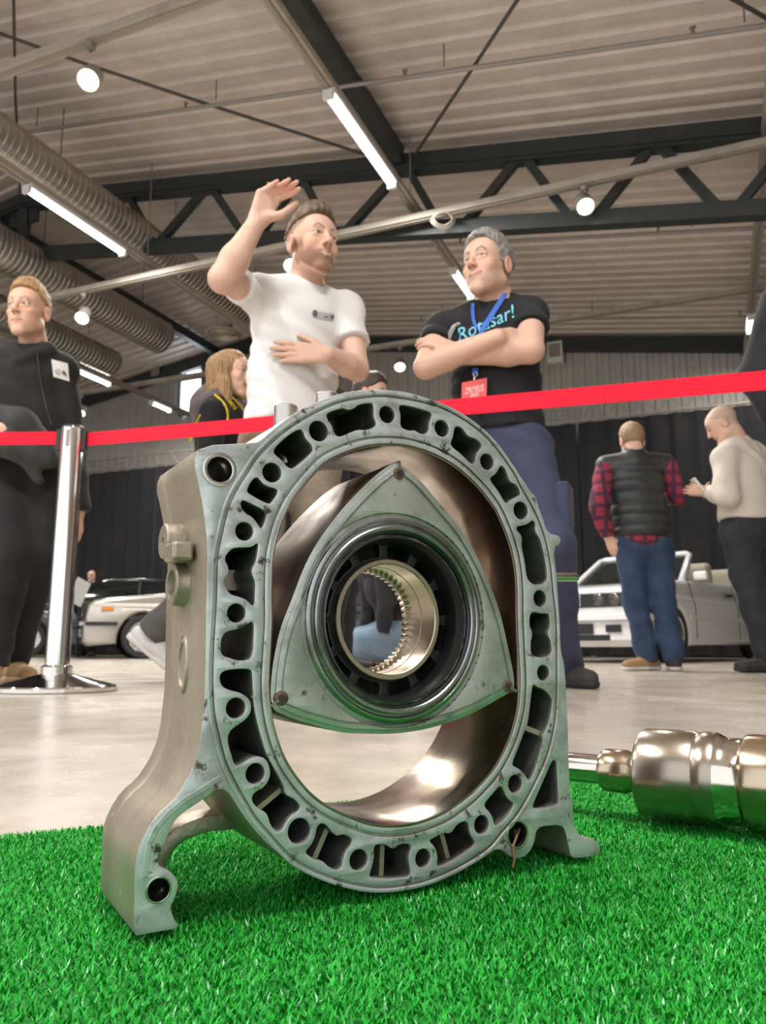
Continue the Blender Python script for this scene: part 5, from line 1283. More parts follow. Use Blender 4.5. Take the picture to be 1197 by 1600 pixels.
# ------------------------------------------------------------------ blonde woman walking past with hooded black vest
M_longhair = mat('long straw hair', (.34, .20, .09), .5, stain=(.22, .13, .06), stain_scale=30, stretch=(3, 3, .3), bump=.5, bump_scale=90); M_hoodg = cloth('mauve grey hood', (.13, .105, .105)); M_vestk = cloth('black sports vest', (.015, .015, .016)); M_yellow = mat('yellow piping', (.80, .55, .02), .6)
M_greyjean = cloth('grey trousers', (.11, .105, .10), (.075, .07, .07), sc=6); M_sneak = cloth('white sneaker', (.62, .62, .64)); M_sneaksole = mat('white rubber', (.6, .58, .55), .6)
def make_girl():
    Y0 = 3.9; B = Body('person', (J(345, 800, Y0)[0], Y0, 0), 'blonde woman in black and yellow vest with grey hood, walking right behind the waving man')
    hd = Head(J(362, 585, Y0), (.93, -.34, -.02), (0, 0, 1), .98); nb = J(350, 622, Y0 + .02); shR = J(335, 645, Y0 - .13); shL = J(372, 645, Y0 + .17); chest = J(346, 670, Y0 + .02); belly = J(346, 715, Y0 + .02); pel = J(345, 770, Y0 + .02); TR = B.torso_frame(shL, shR)
    elR = J(325, 720, Y0 - .2); wrR = J(370, 760, Y0 - .2); elL = J(385, 715, Y0 + .22); wrL = J(400, 760, Y0 + .15)
    hipR = pel - TR[:, 0] * .085 - [0, 0, .05]; hipL = pel + TR[:, 0] * .085 - [0, 0, .05]; knR = J(325, 900, Y0 - .12); anR = J(240, 985, Y0 - .1); knL = J(385, 890, Y0 + .1); anL = J(420, 1030, Y0 + .1); anL[2] = .09
    B.skin = hd.prims(.3, True) + [cap(hd.P(0, -.03, -.06), nb, .045, .052, .03), ell(chest, (.13, .095, .15), TR, .05), ell(belly, (.12, .09, .14), TR, .06), ell(pel, (.15, .105, .12), TR, .06)]
    B.limb([shR, elR, wrR], [.04, .035, .026]); B.limb([shL, elL, wrL], [.04, .035, .026]); B.limb([hipL, knL, anL], [.08, .055, .04]); B.limb([hipR, knR, anR], [.08, .055, .04])
    B.skin += Hand(wrR, (.6, -.1, -.6), (0, -1, 0), -1, .9, (.4, .4, .4, .4)).prims() + Hand(wrL, (.6, 0, -.6), (0, 1, 0), 1, .9, (.4, .4, .4, .4)).prims()
    B.build_skin(.011, lambda V: hd.colors(V, np.array(SKIN) * [1.02, 1, .98], brow=(.3, .18, .1), smile=.3, red=.6), [(*hb(hd.P(0, .01, .0), np.array([.14, .14, .15])), .003)])
    hp = [hd.E((0, -.016, .042), (.084, .104, .092), .01), hd.C((.072, -.02, .03), (.078, .005, -.16), .032, .024, .03), hd.C((-.072, -.02, .03), (-.078, .005, -.16), .032, .024, .03), hd.C((0, -.075, .03), (0, -.085, -.12), .06, .045, .04), hd.C((.05, -.06, .03), (.05, -.06, -.13), .05, .04, .04), hd.C((-.05, -.06, .03), (-.05, -.06, -.13), .05, .04, .04),
          hd.C((-.078, .02, -.06), (-.07, .045, -.26), .024, .016, .03), hd.E((0, .085, -.02), (.062, .065, .105), .012, '-')]
    V, Q = sdf_mesh(hp, .004, wrinkle=lambda X, Y, Z: .002 * np.sin(X * 500 + 4 * np.sin(Z * 12)) + .002 * np.sin(Y * 420 + 3 * np.sin(Z * 9))); quad_obj('long_hair', V, Q, M_longhair, B.root)
    hood = [cap(hd.P(0, -.13, -.13), hd.P(.04, -.10, -.20), .075, .07, .04), cap(hd.P(0, -.13, -.13), hd.P(-.06, -.08, -.17), .075, .06, .04), cap(hd.P(-.08, -.03, -.15), hd.P(-.06, .02, -.20), .045, .04, .04), cap(hd.P(0, -.16, -.18), hd.P(0, -.15, -.24), .07, .06, .04)]
    B.garment('hood', hood, .007, M_hoodg, fold_fn(.004, 41, 10))
    vs = [ell(chest, (.165, .125, .17), TR, .05), ell(belly, (.155, .125, .17), TR, .06), ell(pel, (.165, .125, .10), TR, .06), cap(nb - [0, 0, .04], shL, .06, .062, .05), cap(nb - [0, 0, .04], shR, .06, .066, .05), cap(shR, elR, .066, .058, .03), cap(elR, wrR, .058, .045, .02), cap(shL, elL, .066, .058, .03), cap(elL, wrL, .058, .045, .02)]
    wr = fold_fn(.004, 43, 7); B.garment('vest', vs, .009, M_vestk, wr); o = np.array(B.root.location)
    for pts in ([(336, 617), (344, 624), (351, 632), (355, 642), (356, 652), (353, 664)], [(358, 616), (366, 624), (373, 632), (379, 640)], [(313, 649), (307, 660), (300, 672), (298, 690)]):
        x = MB(); x.tube([march(vs, a, b, 3.4, 4.3, .003, wr) - o for a, b in pts], .0055, 6); x.build('yellow_piping', M_yellow, B.root)
    text_decal('vest_lettering', 'OMNI', (361, 630), (.62, .78), (.78, -.62), 9.5, vs, 3.9, M_yellow, B.root, .006, 0, .06, wr)
    tr = [ell(pel - [0, 0, .02], (.160, .118, .13), TR, .05), cap(hipL, knL, .10, .08, .04), cap(knL, anL, .08, .07, .03, flat=(False, True)), cap(hipR, knR, .10, .082, .04), cap(knR, anR + (anR - knR) * .05, .082, .075, .03, flat=(False, True)), halfspace(pel + [0, 0, .05], (0, 0, 1), .006)]
    B.garment('trousers', tr, .011, M_greyjean, fold_fn(.007, 45, 6))
    # rear foot lifted on its toes
    heel = J(212, 1000, Y0 - .1); toe = J(272, 1050, Y0 - .1); toe[2] = max(toe[2], .035); d = nrm(toe - heel); u = nrm(np.array([d[2], 0, -d[0]]) * -1)
    if u[2] < 0: u = -u
    V, Q = sdf_mesh([cap(heel + u * .03, heel + d * .10 + u * .035, .044, .046, .02), cap(heel + d * .1 + u * .03, toe + u * .01, .046, .034, .03), cap(anR, heel + d * .05 + u * .03, .048, .046, .03), halfspace(heel - u * .0, -u, .004)], .006); quad_obj('shoe', V, Q, M_sneak, B.root)
    V, Q = sdf_mesh([cap(heel, toe - u * .004, .047, .04, .02), halfspace(heel + u * .012, u, .003), halfspace(heel - u * .016, -u, .003)], .006); quad_obj('sole', V, Q, M_sneaksole, B.root)
    add_shoe('shoe', B.root, anL, (1, -.3), M_sneak, M_sneaksole, .26, .01)
make_girl()

# ------------------------------------------------------------------ man in the quilted vest, seen from behind
M_vest = mat('dark padded nylon', (.020, .023, .026), .5, stain=(.035, .035, .036), stain_scale=20, bump=.1, bump_scale=200); M_jeans = cloth('blue denim', (.045, .075, .14), (.025, .04, .085), sc=7)
def plaid():
    m = bpy.data.materials.new('red plaid flannel'); m.use_nodes = True; nt = m.node_tree; b = nt.nodes['Principled BSDF']; sep = nt.nodes.new('ShaderNodeSeparateXYZ'); nt.links.new(_coord(nt), sep.inputs[0]); cols = None
    def band(o, sc):
        a = nt.nodes.new('ShaderNodeMath'); a.operation = 'MULTIPLY'; nt.links.new(o, a.inputs[0]); a.inputs[1].default_value = sc
        s_ = nt.nodes.new('ShaderNodeMath'); s_.operation = 'SINE'; nt.links.new(a.outputs[0], s_.inputs[0]); return _ramp(nt, s_.outputs[0], .35, .6)
    c = _mix(nt, band(sep.outputs[2], 75), (.27, .030, .055), (.09, .018, .04)); c = _mix(nt, band(sep.outputs[0], 75), c, (.06, .02, .045)); nt.links.new(c, b.inputs['Base Color']); b.inputs['Roughness'].default_value = .9; return m
M_plaid = plaid(); M_ginger = mat('short ginger hair', (.30, .19, .11), .6, stain=(.20, .13, .08), stain_scale=50)
def make_vest_man():
    Y0 = 5.5; B = Body('person', (J(1010, 800, Y0)[0], Y0, 0), 'man seen from behind in dark quilted vest, plaid shirt and blue jeans')
    hd = Head(J(987, 690, Y0), (-.05, 1, -.05), (0, 0, 1), 1.04); nb = J(990, 712, Y0 - .02); shL = J(947, 730, Y0 + .02); shR = J(1040, 728, Y0 + .02); chest = J(993, 760, Y0); belly = J(1000, 800, Y0); pel = J(1006, 842, Y0); TR = B.torso_frame(shL, shR)
    elL = J(935, 792, Y0 - .08); wrL = J(950, 838, Y0 - .02); elR = J(1058, 775, Y0 + .03); wrR = J(1040, 780, Y0 + .25)
    hipL = pel + TR[:, 0] * .095 - [0, 0, .05]; hipR = pel - TR[:, 0] * .095 - [0, 0, .05]; anL = np.array([J(1015, 1000, Y0)[0], Y0 + .05, .10]); anR = np.array([J(1050, 1000, Y0)[0], Y0 - .02, .10]); knL = (hipL + anL) / 2 + [-.02, .02, 0]; knR = (hipR + anR) / 2 + [-.01, .03, 0]
    B.skin = hd.prims(0, detail=False) + [cap(hd.P(0, -.03, -.06), nb, .062, .068, .03), ell(chest, (.17, .11, .17), TR, .05), ell(belly, (.16, .11, .16), TR, .06), ell(pel, (.165, .115, .13), TR, .06)]
    B.limb([shR, elR, wrR], [.055, .045, .032]); B.limb([shL, elL, wrL], [.055, .045, .032]); B.limb([hipL, knL, anL], [.085, .06, .045]); B.limb([hipR, knR, anR], [.085, .06, .045])
    B.skin += Hand(wrL, (.35, .1, -.9), (-.6, -.7, 0), -1, 1.0, (.3, .3, .3, .3)).prims() + Hand(wrR, (-.7, .6, 0), (0, 1, .2), 1, 1.0, (.5, .5, .5, .5)).prims()
    B.build_skin(.011, lambda V: hd.colors(V, SKIN), [(*hb(hd.P(0, .01, .0), np.array([.14, .14, .16])), .004), (*hb(wrL + [0, 0, -.06], np.array([.09, .09, .11])), .005)])
    V, Q = hd.hair(.006, .010, ([-.13, -.05, -.02, .006, .028, .05, .080, .12], [-.075, -.06, -.02, .028, .035, .055, .084, .088]), rough=.0015, res=.005); quad_obj('hair', V, Q, M_ginger, B.root)
    sl = [cap(shL, elL, .076, .066, .03), cap(elL, wrL, .064, .05, .02, flat=(False, True)), cap(shR, elR, .076, .066, .03), cap(elR, wrR, .064, .05, .02, flat=(False, True)), ell(pel - [0, 0, .01], (.185, .138, .09), TR, .05)]
    B.garment('plaid_shirt', sl, .012, M_plaid, fold_fn(.005, 51, 7))
    vz = [ell(chest + [0, 0, .02], (.200, .145, .19), TR, .05), ell(belly, (.200, .150, .18), TR, .06), ell(pel + [0, 0, .05], (.195, .148, .12), TR, .05), cap(nb - [0, 0, .04], shL + [0, 0, .01], .075, .075, .05), cap(nb - [0, 0, .04], shR + [0, 0, .01], .075, .075, .05), cap(nb - [0, 0, .02], nb + [0, 0, .055], .075, .072, .02, flat=(False, True)), cap(nb, nb + [0, 0, .3], .063, .07, .005, '-'), halfspace(pel + [0, 0, .0], (0, 0, -1), .01)]
    def quilt(X, Y, Z): t = (Z - pel[2]) / .078; return np.where(Z < nb[2] - .09, .011 * (1 - np.abs(np.sin(np.pi * t))) ** 2 - .004, 0) + 0 * X + 0 * Y
    B.garment('quilted_vest', vz, .009, M_vest, quilt)
    tr = [ell(pel - [0, 0, .03], (.172, .125, .13), TR, .05), cap(hipL, knL, .108, .085, .04), cap(knL, anL + [0, 0, -.05], .082, .074, .03, flat=(False, True)), cap(hipR, knR, .108, .085, .04), cap(knR, anR + [0, 0, -.05], .082, .074, .03, flat=(False, True)), halfspace(pel + [0, 0, .03], (0, 0, 1), .006)]
    B.garment('jeans', tr, .013, M_jeans, fold_fn(.006, 55, 6))
    add_shoe('shoe', B.root, anL, (-.8, -.35), M_tan, M_sneaksole, .29, .011); add_shoe('shoe', B.root, anR, (.2, .9), M_darkshoe, M_sneaksole, .29, .011)
make_vest_man()

# ------------------------------------------------------------------ man in the cream jumper looking down at a phone
M_cream = cloth('cream jumper', (.66, .60, .52), (.60, .54, .47), sc=8); M_char = cloth('charcoal trousers', (.035, .038, .043), (.025, .027, .03), sc=8)
def make_jumper_man():
    Y0 = 5.2; B = Body('person', (J(1165, 800, Y0)[0], Y0, 0), 'shaven-headed man in cream jumper and dark trousers, head bowed over a phone')
    hd = Head(J(1129, 664, Y0), (-.80, .38, -.42), (-.35, .15, 1), 1.04); nb = J(1150, 686, Y0); shL = J(1132, 716, Y0 - .10); shR = J(1192, 716, Y0 + .16); chest = J(1160, 740, Y0 + .02); belly = J(1163, 785, Y0 + .02); pel = J(1166, 828, Y0 + .02); TR = B.torso_frame(shL, shR)
    elL = J(1136, 775, Y0 - .14); wrL = J(1110, 768, Y0 + .02); elR = J(1178, 778, Y0 + .28); wrR = J(1122, 768, Y0 + .22)
    hipL = pel + TR[:, 0] * .095 - [0, 0, .05]; hipR = pel - TR[:, 0] * .095 - [0, 0, .05]; anL = np.array([J(1190, 1000, Y0)[0], Y0 - .1, .10]); anR = np.array([J(1215, 1000, Y0)[0], Y0 + .15, .10]); knL = J(1168, 905, Y0 - .06); knR = (hipR + anR) / 2
    B.skin = hd.prims(0, detail=False) + [cap(hd.P(0, -.03, -.05), nb, .062, .07, .03), ell(chest, (.17, .115, .17), TR, .05), ell(belly, (.16, .115, .16), TR, .06), ell(pel, (.165, .115, .13), TR, .06)]
    B.limb([shR, elR, wrR], [.055, .045, .032]); B.limb([shL, elL, wrL], [.055, .045, .032]); B.limb([hipL, knL, anL], [.085, .06, .045]); B.limb([hipR, knR, anR], [.085, .06, .045])
    B.skin += Hand(wrL, (-.85, .1, .15), (-.2, -.9, -.2), -1, 1.0, (.45, .5, .5, .5), thumb_open=.3).prims() + Hand(wrR, (-.9, -.4, .1), (0, 1, -.2), 1, 1.0, (.5, .5, .5, .5)).prims()
    B.build_skin(.011, lambda V: hd.colors(V, SKIN, buzz=(.42, .30, .23)), [(*hb(hd.P(0, .01, .0), np.array([.15, .15, .16])), .004), (*hb(wrL + [-.08, 0, .02], np.array([.12, .1, .09])), .004)])
    sh = [ell(chest, (.20, .15, .20), TR, .05), ell(belly, (.195, .155, .18), TR, .06), ell(pel + [0, 0, .05], (.185, .145, .12), TR, .06), cap(nb - [0, 0, .04], shL, .075, .082, .05), cap(nb - [0, 0, .04], shR, .075, .082, .05), cap(shL, elL, .082, .078, .03), cap(elL, wrL, .076, .052, .02, flat=(False, True)), cap(shR, elR, .082, .078, .03), cap(elR, wrR, .076, .052, .02, flat=(False, True)), halfspace(J(1160, 812, Y0), (0, 0, -1), .01), cap(nb - [0, 0, .02], hd.P(0, -.03, .0), .062, .07, .008, '-')]
    B.garment('jumper', sh, .010, M_cream, fold_fn(.008, 61, 6, (.5, .2, .5)))
    tr = [ell(pel - [0, 0, .03], (.175, .13, .14), TR, .05), cap(hipL, knL, .115, .095, .04), cap(knL, anL + [0, 0, -.03], .092, .085, .03, flat=(False, True)), cap(hipR, knR, .115, .095, .04), cap(knR, anR + [0, 0, -.03], .092, .085, .03, flat=(False, True)), cap(pel, pel + [0, 0, .12], .165, .15, .04), halfspace(pel + [0, 0, .12], (0, 0, 1), .006)]
    B.garment('trousers', tr, .012, M_char, fold_fn(.007, 65, 6))
    add_shoe('shoe', B.root, anL, (-.9, -.2), M_darkshoe, M_darksole, .29, .011); add_shoe('shoe', B.root, anR, (-.9, .1), M_darkshoe, M_darksole, .29, .011)
    p = J(1093, 762, Y0 + .04); o = thing('smartphone', p, 0, 'pale smartphone held by the man in the cream jumper', 'phone'); x = MB(); x.box((0, 0, 0), (.012, .075, .15), Matrix.Rotation(math.radians(-35), 3, 'Y')); b = x.build('body', M_white, o); bv = b.modifiers.new('b', 'BEVEL'); bv.width = .004
    x = MB(); x.box((.006, 0, .004), (.003, .068, .14), Matrix.Rotation(math.radians(-35), 3, 'Y')); x.build('screen', M_dark, o)
make_jumper_man()

# ------------------------------------------------------------------ people cut off or mostly hidden
def simple_person(base_px, Y0, H_, fwd, label, m_top, m_leg, m_shoe, hairm=None, arms=None, skin=SKIN, lean=0.0, buzz=None, seated=0.0):
    X0 = J(base_px, 800, Y0)[0]; f = nrm([fwd[0], fwd[1], 0]); l = np.array([-f[1], f[0], 0]) * 1.0; l = np.cross([0, 0, 1], f); s = H_ / 1.78; g = np.array([X0, Y0, 0])
    B = Body('person', g, label); up = np.array([0, 0, 1.0]); dz = -seated
    hd = Head(g + up * (1.655 * s + dz) + f * (.03 + lean), f + np.array([0, 0, -lean]), (0, 0, 1), 1.0 * s); nb = g + up * (1.50 * s + dz) + f * lean * .8; shL = g + l * .19 * s + up * (1.42 * s + dz) + f * lean * .6; shR = g - l * .19 * s + up * (1.42 * s + dz) + f * lean * .6
    chest = g + up * (1.28 * s + dz) + f * lean * .4; belly = g + up * (1.10 * s + dz); pel = g + up * (.95 * s + dz); TR = np.stack([l, f, up], 1)
    arms = arms or {}
    elL = arms.get('elL', shL + l * .04 - up * .29 * s - f * .03); wrL = arms.get('wrL', elL - up * .25 * s + f * .04); elR = arms.get('elR', shR - l * .04 - up * .29 * s - f * .03); wrR = arms.get('wrR', elR - up * .25 * s + f * .04)
    hipL = pel + l * .095 - up * .05; hipR = pel - l * .095 - up * .05; anL = g + l * .11 + up * .1; anR = g - l * .11 + up * .1; fk = .03 + seated * .6; knL = (hipL + anL) / 2 + f * fk + l * seated * .2; knR = (hipR + anR) / 2 + f * fk - l * seated * .2
    B.skin = hd.prims(0, detail=False) + [cap(hd.P(0, -.03, -.05), nb, .06, .066, .03), ell(chest, (.165, .11, .17), TR, .05), ell(belly, (.155, .11, .16), TR, .06), ell(pel, (.16, .115, .13), TR, .06)]
    B.limb([shR, elR, wrR], [.055, .045, .032]); B.limb([shL, elL, wrL], [.055, .045, .032]); B.limb([hipL, knL, anL], [.085, .06, .045]); B.limb([hipR, knR, anR], [.085, .06, .045])
    B.skin += Hand(wrL, nrm(wrL - elL), l, 1, 1.0, (.4, .4, .4, .4)).prims() + Hand(wrR, nrm(wrR - elR), -l, -1, 1.0, (.4, .4, .4, .4)).prims()
    B.build_skin(.013, lambda V: hd.colors(V, skin, buzz=buzz), [(*hb(hd.P(0, .01, .0), np.array([.14, .14, .16])), .005)])
    if hairm is not None: V, Q = hd.hair(.007, .014, rough=.002, res=.006); quad_obj('hair', V, Q, hairm, B.root)
    sh = [ell(chest, (.195, .14, .19), TR, .05), ell(belly, (.19, .145, .18), TR, .06), ell(pel + [0, 0, .05], (.182, .14, .12), TR, .06), cap(nb - [0, 0, .04], shL, .072, .07, .05), cap(nb - [0, 0, .04], shR, .072, .07, .05), halfspace(pel - [0, 0, .02], (0, 0, -1), .01), cap(shL, elL, .080, .074, .03), cap(elL, wrL, .074, .055, .02, flat=(False, True)), cap(shR, elR, .080, .074, .03), cap(elR, wrR, .074, .055, .02, flat=(False, True)), cap(nb - [0, 0, .02], hd.P(0, -.03, .0), .062, .07, .008, '-')]
    B.garment('jacket', sh, .011, m_top, fold_fn(.008, int(base_px), 6, (.5, .2, .5)))
    tr = [ell(pel - [0, 0, .03], (.175, .13, .14), TR, .05), cap(hipL, knL, .11, .09, .04), cap(knL, anL + [0, 0, -.03], .088, .078, .03, flat=(False, True)), cap(hipR, knR, .11, .09, .04), cap(knR, anR + [0, 0, -.03], .088, .078, .03, flat=(False, True)), halfspace(pel + [0, 0, .06], (0, 0, 1), .006)]
    B.garment('trousers', tr, .014, m_leg, fold_fn(.006, int(base_px) + 1, 6))
    add_shoe('shoe', B.root, anL, f + l * .2, m_shoe, M_darksole, .28, .012); add_shoe('shoe', B.root, anR, f - l * .2, m_shoe, M_darksole, .28, .012)
    return B
M_jacketd = cloth('dark jacket', (.020, .022, .028), (.035, .032, .032), sc=8); M_brownh = mat('dark hair', (.05, .035, .025), .6)
Ye = 2.9
simple_person(1300, Ye, 1.76, (-.5, .85), 'person in dark jacket cut off by the right edge of the picture', M_jacketd, M_char, M_darkshoe, M_brownh,
              arms={'elL': J(1184, 588, Ye - .02), 'wrL': J(1246, 690, Ye - .05)})
simple_person(524, 4.9, 1.86, (1, -.25), 'dark-haired person hidden behind the waving man and the engine housing', M_jacketd, M_char, M_darkshoe, M_brownh, lean=.19)
simple_person(150, 15.7, 1.66, (-.2, -1), 'bald man standing behind the black car, only his head showing', M_jacketd, M_char, M_darkshoe, None, buzz=(.45, .28, .2))
simple_person(616, 6.6, 1.72, (-.9, -.3), 'crouching person in pale jeans seen through the middle of the rotor', M_jacketd, cloth('pale blue denim', (.20, .28, .38)), M_tan, M_brownh, lean=.28, seated=.58)
# ------------------------------------------------------------------ polished shaft lying on the turf
M_brass = mat('straw tinted steel', (.52, .42, .31), .20, 1.0, stain=(.40, .32, .23), stain_scale=25, stretch=(.2, 1, 1), rough_var=.06)
M_brass2 = mat('brushed steel band', (.40, .35, .29), .26, 1.0, stain=(.34, .30, .25), stain_scale=40, stretch=(.1, 1, 1))
M_bright = mat('polished steel', (.68, .64, .58), .12, 1.0)
pA = on_z(1040, 1284, TURF_Z - .001); pB = on_z(1197, 1303, TURF_Z - .001); axd = nrm((pB - pA)); axd[2] = 0; axd = nrm(axd)
SH_R = .0365
shaft = thing('drive_shaft', pA, math.atan2(axd[1], axd[0]), 'shiny straw-coloured steel shaft with stepped drum lying on the turf at right', 'shaft')
SM = Matrix(((0, 0, 1, .017), (.95, 0, 0, 0), (0, .95, 0, SH_R), (0, 0, 0, 1)))        # lathe axis along local x, at radius height
def sp(name, prof, m, n=64): x = MB(); x.lathe(prof, n, M=SM); return auto_smooth(x.build(name, m, shaft), 30)
sp('rod', [(.0001, -.150), (.0118, -.150), (.0128, -.148), (.0128, -.062)], M_bright, 40)
sp('collar', [(.0128, -.068), (.0165, -.0675), (.0185, -.064), (.0185, -.046), (.0170, -.043), (.0170, -.030)], M_brass, 40)
sp('drum', [(.017, -.034), (.033, -.0335), (.0372, -.031), (.0385, -.028), (.0385, .010), (.0375, .012), (.0375, .015), (.0385, .017), (.0385, .026), (.0372, .029)], M_brass2)
x = MB(); x.lathe([(.0001, 0), (.0042, 0), (.0046, -.004)], 16, M=Matrix.Translation((-.021, -.0165 * .8, SH_R + .0165 * .62)) @ Matrix.Rotation(math.radians(52), 4, 'X')); x.build('key_hole', M_dark, shaft)
sp('shoulder', [(.0372, .029), (.0345, .034), (.0345, .046), (.0360, .050)], M_bright)
sp('journal', [(.0345, .046), (.0375, .049), (.0385, .053), (.0385, .125), (.0375, .128), (.026, .130), (.026, .165), (.024, .168), (.0001, .168)], M_brass)

# ------------------------------------------------------------------ chrome barrier posts with red belts
M_chrome = mat('chrome', (.78, .77, .75), .07, 1.0); M_belt = cloth('red webbing', (.78, .010, .035), (.72, .008, .03), rough=.7, sc=60, bump=.05); M_belt.node_tree.nodes['Principled BSDF'].inputs['Specular IOR Level'].default_value = .2
YS = 2.9
def make_post(loc, label):
    o = thing('barrier_post', loc, 0, label, 'barrier post', 'chrome barrier posts')
    x = MB(); x.lathe([(.0001, .001), (.205, .001), (.208, .004), (.208, .016), (.204, .021), (.19, .025), (.13, .040), (.075, .055), (.052, .062), (.0001, .062)], 64); auto_smooth(x.build('base', M_chrome, o), 25)
    x = MB(); x.lathe([(.054, .055), (.054, .085), (.048, .090), (.044, .092)], 48); auto_smooth(x.build('base_collar', M_chrome, o), 30)
    x = MB(); x.lathe([(.0425, .085), (.0425, .955), (.041, .960)], 48); auto_smooth(x.build('pole', M_chrome, o), 40)
    x = MB(); x.lathe([(.041, .9585), (.041, .964), (.036, .969), (.0001, .969)], 40); auto_smooth(x.build('cap', M_dark, o), 30)
    for a in (0, math.pi):
        x = MB(); x.box((.047 * math.cos(a), 0, .915), (.018, .030, .082)); b = x.build('belt_slot', M_dark, o); bv = b.modifiers.new('b', 'BEVEL'); bv.width = .003
    x = MB(); x.box((0, -.043, .915), (.012, .004, .06)); x.build('slot_plate', M_spot, o)
    return o
pp = at_y(103, 900, YS); post = make_post((pp[0] - .010, YS, 0), 'chrome barrier post with round base beside the young man in the hoodie')
PX = pp[0] - .010
def belt(p0, p1, h0, h1, label, sag=0.0):
    p0, p1 = np.asarray(p0), np.asarray(p1); o = thing('barrier_belt', p0, 0, label, 'belt', 'red barrier belts'); n = 24; x = MB(); v = []
    for i in range(n + 1):
        t = i / n; c = p0 * (1 - t) + p1 * t - p0; c[2] -= sag * 4 * t * (1 - t); h = h0 + (h1 - h0) * t
        dn = nrm(np.cross(p1 - p0, [0, 0, 1])) * .0012
        v += [c + [0, 0, h / 2] + dn, c - [0, 0, h / 2] + dn, c - [0, 0, h / 2] - dn, c + [0, 0, h / 2] - dn]
    f = []
    for i in range(n):
        for k in range(4): f.append((4 * i + k, 4 * i + (k + 1) % 4, 4 * i + 4 + (k + 1) % 4, 4 * i + 4 + k))
    f += [(3, 2, 1, 0), (4 * n, 4 * n + 1, 4 * n + 2, 4 * n + 3)]; x.add(v, f); x.build('webbing', M_belt, o); return o
bL = at_y(137, 686.5, YS); bR = at_y(1197, 594, 2.06); bEnd = bL + (bR - bL) * 1.14
belt((PX + .056, YS, bL[2]), bEnd, .050, .055, 'long red barrier belt stretched across in front of the two men')
lz = at_y(40, 684.5, YS)[2]
post_l = make_post((PX - 1.9, YS + .05, 0), 'chrome barrier post beyond the left edge of the picture')
post_r = make_post((bEnd[0] + .05, bEnd[1] - .02, 0), 'chrome barrier post beyond the right edge of the picture')
post_r.scale = (1, 1, (bEnd[2]) / .915)
belt((PX - .056, YS, lz), (PX - 1.9 + .056, YS + .05, lz), .050, .050, 'short red barrier belt leading left from the chrome post')

# ------------------------------------------------------------------ cars
M_glass = mat('dark car glass', (.012, .016, .015), .06, 0, spec=.8); M_tyre = mat('tyre rubber', (.02, .02, .02), .75); M_rim = mat('alloy rim', (.55, .55, .55), .25, 1.0); M_trim = mat('black trim', (.012, .012, .013), .4)
M_lamp = mat('headlamp glass', (.12, .11, .10), .12, .5); M_plate = mat('number plate', (.55, .55, .52), .5); M_seat = cloth('beige leather', (.46, .42, .33), rough=.55); M_orange = mat('indicator', (.6, .22, .03), .3); M_chromecar = mat('chrome trim', (.7, .7, .7), .1, 1.0)
CAR_L, CAR_W = 4.33, 1.64
def car_body_mesh(convertible):
    xw = (.80, 3.37); R = .355
    up = [(0.03, .52), (.02, .56), (.05, .74), (.12, .80), (.35, .84), (1.25, .935), (1.36, .945), (2.4, .95), (3.5, .95), (4.10, .945), (4.26, .92), (4.30, .80), (4.31, .55), (4.33, .50), (4.33, .32), (4.27, .23), (4.1, .20)]
    pts = list(up)
    def arch(c): return [(c + R * math.cos(t), .20 + 0 + max(0, R * math.sin(t) * 1.12 + .04)) for t in np.linspace(.0, math.pi, 13)]
    pts += [(xw[1] + R, .20)] + arch(xw[1]) + [(xw[1] - R, .20), (xw[0] + R, .18)] + arch(xw[0]) + [(xw[0] - R, .20), (.08, .17), (.0, .24), (0, .50)]
    v, f = extrude_loops([np.array(pts)], -CAR_W / 2, CAR_W / 2, .045, 2)
    x, y, z = v[:, 0], v[:, 1], v[:, 2]
    s = 1 - .10 * np.clip((z - .60) / .35, 0, 1) ** 1.5 - .09 * np.abs((x - 2.16) / 2.16) ** 4
    v = np.stack([x, y * s, z], 1); return v, f
def strip_side(mb, pts, w, yside, off=.006):
    for (a, b) in zip(pts[:-1], pts[1:]): mb.bar((a[0], yside, a[1]), (b[0], yside, b[1]), off * 2, w, up=(0, 0, 1))
